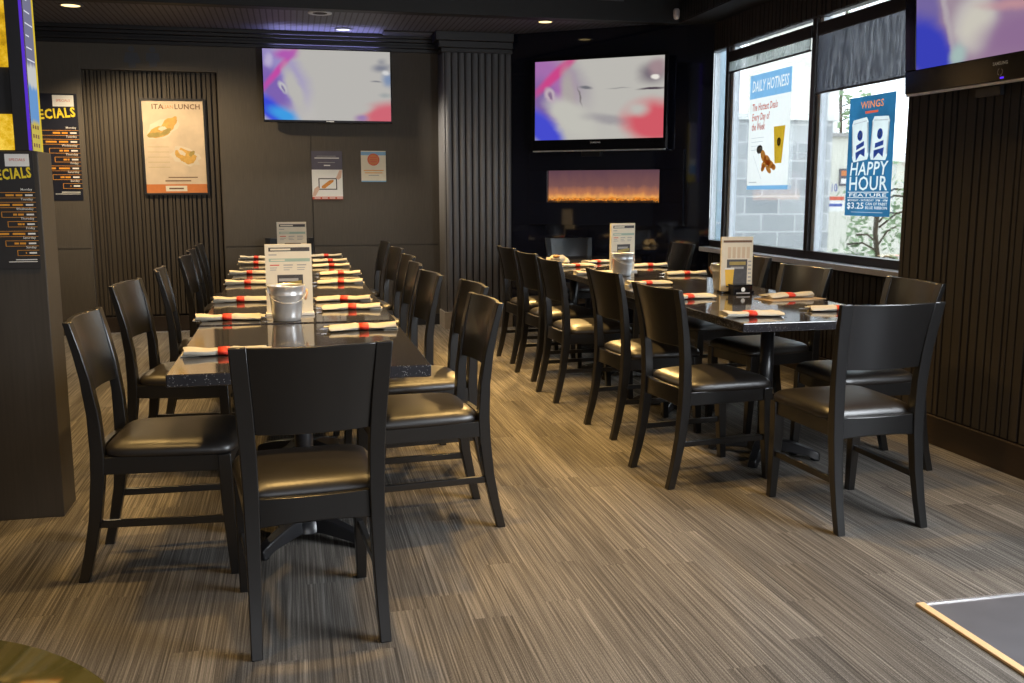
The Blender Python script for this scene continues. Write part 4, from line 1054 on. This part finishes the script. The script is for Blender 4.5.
# roller blinds
def blind(label, y0, y1, zb, mat):
    t = thing('roller_blind', label, 'blind', (XW-.02, (y0+y1)/2, 2.470)); hw = (y1-y0)/2
    b = MB(); b.box(.018, .033, -hw, hw, -.085, .004, 'frame'); b.build('cassette', t, bevel=.006)
    b = MB(); b.box(.026, .0275, -hw+.01, hw-.01, zb-2.470, -.085, mat); b.build('fabric', t)
    b = MB(); b.box(.019, .034, -hw+.01, hw-.01, zb-2.470-.014, zb-2.470, 'frame'); b.build('hem_bar', t, bevel=.003)
blind('roller blind barely lowered above the white poster window', 6.40, 7.735, 2.308, M['blind_pale'])
blind('dark mesh roller blind half lowered above the blue poster window', 4.97, 6.32, 2.0, M['blind_dark'])

# ------------------------------------------------------------------ left light column
t = thing('light_column', 'tall column with backlit amber panels at left edge', 'column', (0, 0, 0))
CX0, CY1 = -1.75, 4.285
b = MB(); b.box(CX0, COLX, COLY, CY1, 0, 1.462, 'laminate'); b.build('cladding', t, bevel=.003)
b = MB()
b.box(CX0, -.975, COLY+.02, CY1-.01, 1.462, ZM-.001, 'crown')
b.box(-1.024, -.972, COLY, COLY+.055, 1.462, ZM-.001, 'crown')
b.build('frame', t, bevel=.002)
b = MB(); b.box(CX0+.02, -1.026, COLY+.004, COLY+.02, 1.466, 1.60, 'amber'); b.build('amber_panel', t)
b = MB(); b.box(CX0+.02, -1.026, COLY+.004, COLY+.02, 1.775, ZM-.01, 'amber'); b.build('amber_panel', t)
b = MB(); b.box(-.974, -.968, COLY+.0, COLY+.022, 1.466, ZM-.01, 'strip_led'); b.build('blue_light_strip', t)
SX = frame_at((-.9735, COLY+.06, 1.466), (0, 1, 0), (0, 0, 1))
pan = screen_mat('side_panel_light', (.20, .20, .30), [((.16, .34, .66), .5, .22, .9, .13, 0, .15), ((.62, .62, .60), .5, .335, .9, .05, 0, .3), ((.62, .50, .10), .5, .06, .9, .075, 0, .2)], .9)
b = MB(); b.uvquad([(0, 0, 0), (.155, 0, 0), (.155, .86, 0), (0, .86, 0)], pan, SX)
sw = emit('panel_white_print', (.8, .8, .9), .9); sy = emit('panel_yellow_print', (.75, .55, .05), .9)
for i in range(9): b.rect(.01, .12-.03*(i % 3), .345+.045*i, .350+.045*i, sw, SX, .001)
b.rect(.128, .155, 0, .86, sy, SX, .001)
for i in range(3):
    for k in range(3): b.rect(.012+.036*k, .034+.036*k, .015+.035*i, .03+.035*i, 'p_brown', SX, .0012)
b.build('lit_side_panel', t)

# ------------------------------------------------------------------ ceiling fittings
def downlight(x, y, lab, lamp, r=.062):
    t = thing('ceiling_downlight', lab, 'ceiling light', (x, y, ZC), 0, 'recessed lights in the far ceiling')
    b = MB(); b.lathe([(r*1.25, -.0005), (r*1.25, -.006), (r, -.010), (r*.96, -.004)], 'ltrim', 28, cap0=True, cap1=False); b.build('trim_ring', t)
    b = MB(); b.lathe([(r*.96, -.006), (r*.5, -.0085), (.002, -.009)], lamp, 28, cap0=False); b.build('lens', t)
downlight(-1.65, 8.50, 'warm ceiling downlight above the left column', 'warm_lamp', .075)
downlight(2.21, 8.40, 'warm ceiling downlight above the fireplace television', 'warm_lamp', .062)
downlight(.515, 9.19, 'white ceiling downlight just above the back wall television', 'white_lamp', .066)
t = thing('ceiling_speaker', 'round ceiling speaker with pale ring and dark centre', 'speaker', (.285, 8.42, ZC))
b = MB(); b.lathe([(.098, -.0005), (.098, -.007), (.08, -.010), (.060, -.006)], 'frame_white', 32, cap1=False); b.build('ring', t)
b = MB(); b.lathe([(.060, -.006), (.03, -.004), (.002, -.004)], 'flute_gap', 28, cap0=False); b.build('cone', t)
t = thing('ceiling_vent', 'grey slatted air vent in the far ceiling by the pilaster', 'vent', (1.10, 9.26, ZC))
b = MB(); b.box(-.22, .24, -.10, .10, -.012, -.0005, 'flute_gap'); b.build('frame', t)
b = MB()
for i in range(9): b.box(-.21, .23, -.095+.022*i, -.083+.022*i, -.018, -.010, 'grille')
b.build('slats', t)
t = thing('air_vent', 'small grey air vent on the front face of the ceiling beam', 'vent', (2.694, BEAM_Y, 2.964))
b = MB(); b.box(-.12, .12, -.012, -.0005, -.05, .09, 'grille'); b.build('frame', t)
b = MB()
for i in range(5): b.box(-.11, .11, -.018, -.010, -.04+.026*i, -.026+.026*i, 'p_grey')
b.build('slats', t)
t = thing('motion_sensor', 'small white sensor hanging at the corner of the ceiling beam', 'sensor', (3.285, BEAM_Y-.032, 2.775))
b = MB(); b.lathe([(.012, .0), (.024, .010), (.028, .035), (.028, .075), (.02, .09)], 'sensor', 20); b.build('housing', t)
b = MB(); b.box(-.012, .012, .015, .0315, .03, .06, 'sensor'); b.build('bracket', t)

# ------------------------------------------------------------------ light
def area(name, loc, target, sx, sy, col, power):
    L = bpy.data.lights.new(name, 'AREA'); L.shape = 'RECTANGLE'; L.size = sx; L.size_y = sy; L.color = col; L.energy = power
    o = bpy.data.objects.new(name, L); C.objects.link(o); o.location = loc
    o.rotation_euler = (Vector(target)-Vector(loc)).to_track_quat('-Z', 'Y').to_euler(); return o
def spot(name, loc, target, col, power, ang, blend=.6, r=.05):
    L = bpy.data.lights.new(name, 'SPOT'); L.color = col; L.energy = power; L.spot_size = math.radians(ang); L.spot_blend = blend; L.shadow_soft_size = r
    o = bpy.data.objects.new(name, L); C.objects.link(o); o.location = loc
    o.rotation_euler = (Vector(target)-Vector(loc)).to_track_quat('-Z', 'Y').to_euler(); return o
WARM = (1., .62, .21)
area('door_daylight', (3.2, 1.55, 1.25), (0, 1.9, .55), 1.9, 2.1, (.88, .94, 1.), 260)
area('window_light_rear', (.6, -3.4, 1.8), (.6, 4., .6), 3.5, 1.8, (.95, .96, 1.), 62)
for (x, y, p) in ((.02, 3.35, 58), (.02, 5.2, 64), (.02, 7.2, 72), (1.35, 4.2, 66), (1.35, 5.9, 80), (1.35, 6.9, 70), (-1.15, 4.7, 48), (-1.0, 2.5, 24), (2.3, 3.2, 20)):
    spot('ceiling_spot', (x, y, ZM-.03), (x, y, 0), WARM, p*3.3, 85, .7, .09)
spot('far_ceiling_spot', (-1.65, 8.50, ZC-.02), (-1.0, 8.6, 0), (1., .76, .46), 270, 140, .5, .06)
spot('far_ceiling_spot', (2.21, 8.40, ZC-.02), (1.15, 5.2, 0), WARM, 760, 76, .6, .06)
spot('far_ceiling_spot', (.515, 9.19, ZC-.02), (.4, 8.9, 0), (1., .90, .76), 115, 130, .5, .06)

area('added_ceiling_fill', (.36, YB-.035, 2.60), (.36, YB-.12, 3.0), 1.0, .03, (.42, .42, 1.), 5)  # added lamp hidden behind the television, tints the far ceiling blue-violet

W = bpy.data.worlds.new('overcast_sky'); bpy.context.scene.world = W; W.use_nodes = True
nt = W.node_tree; nt.nodes.clear()
out = nt.nodes.new('ShaderNodeOutputWorld'); bg = nt.nodes.new('ShaderNodeBackground')
bg.inputs[0].default_value = (.93, .97, 1., 1); bg.inputs[1].default_value = 4.5
nt.links.new(bg.outputs[0], out.inputs[0])

# ------------------------------------------------------------------ camera
cam = bpy.data.cameras.new('camera'); cam.sensor_width = 36; cam.lens = 960/1024*36; cam.clip_start = .05; cam.clip_end = 200
co = bpy.data.objects.new('camera', cam); C.objects.link(co)
rt = Vector((.97508, -.22185, -.00099)); bk = Vector((-.219106, -.963696, .152589)); up = bk.cross(rt)
co.matrix_world = Matrix(((rt.x, up.x, bk.x, 0), (rt.y, up.y, bk.y, 0), (rt.z, up.z, bk.z, 1.30), (0, 0, 0, 1)))
bpy.context.scene.camera = co
vs = bpy.context.scene.view_settings
bpy.context.scene.display_settings.display_device = 'sRGB'
vs.view_transform = 'Standard'; vs.look = 'None'; vs.exposure = 0; vs.gamma = 1; vs.use_curve_mapping = False
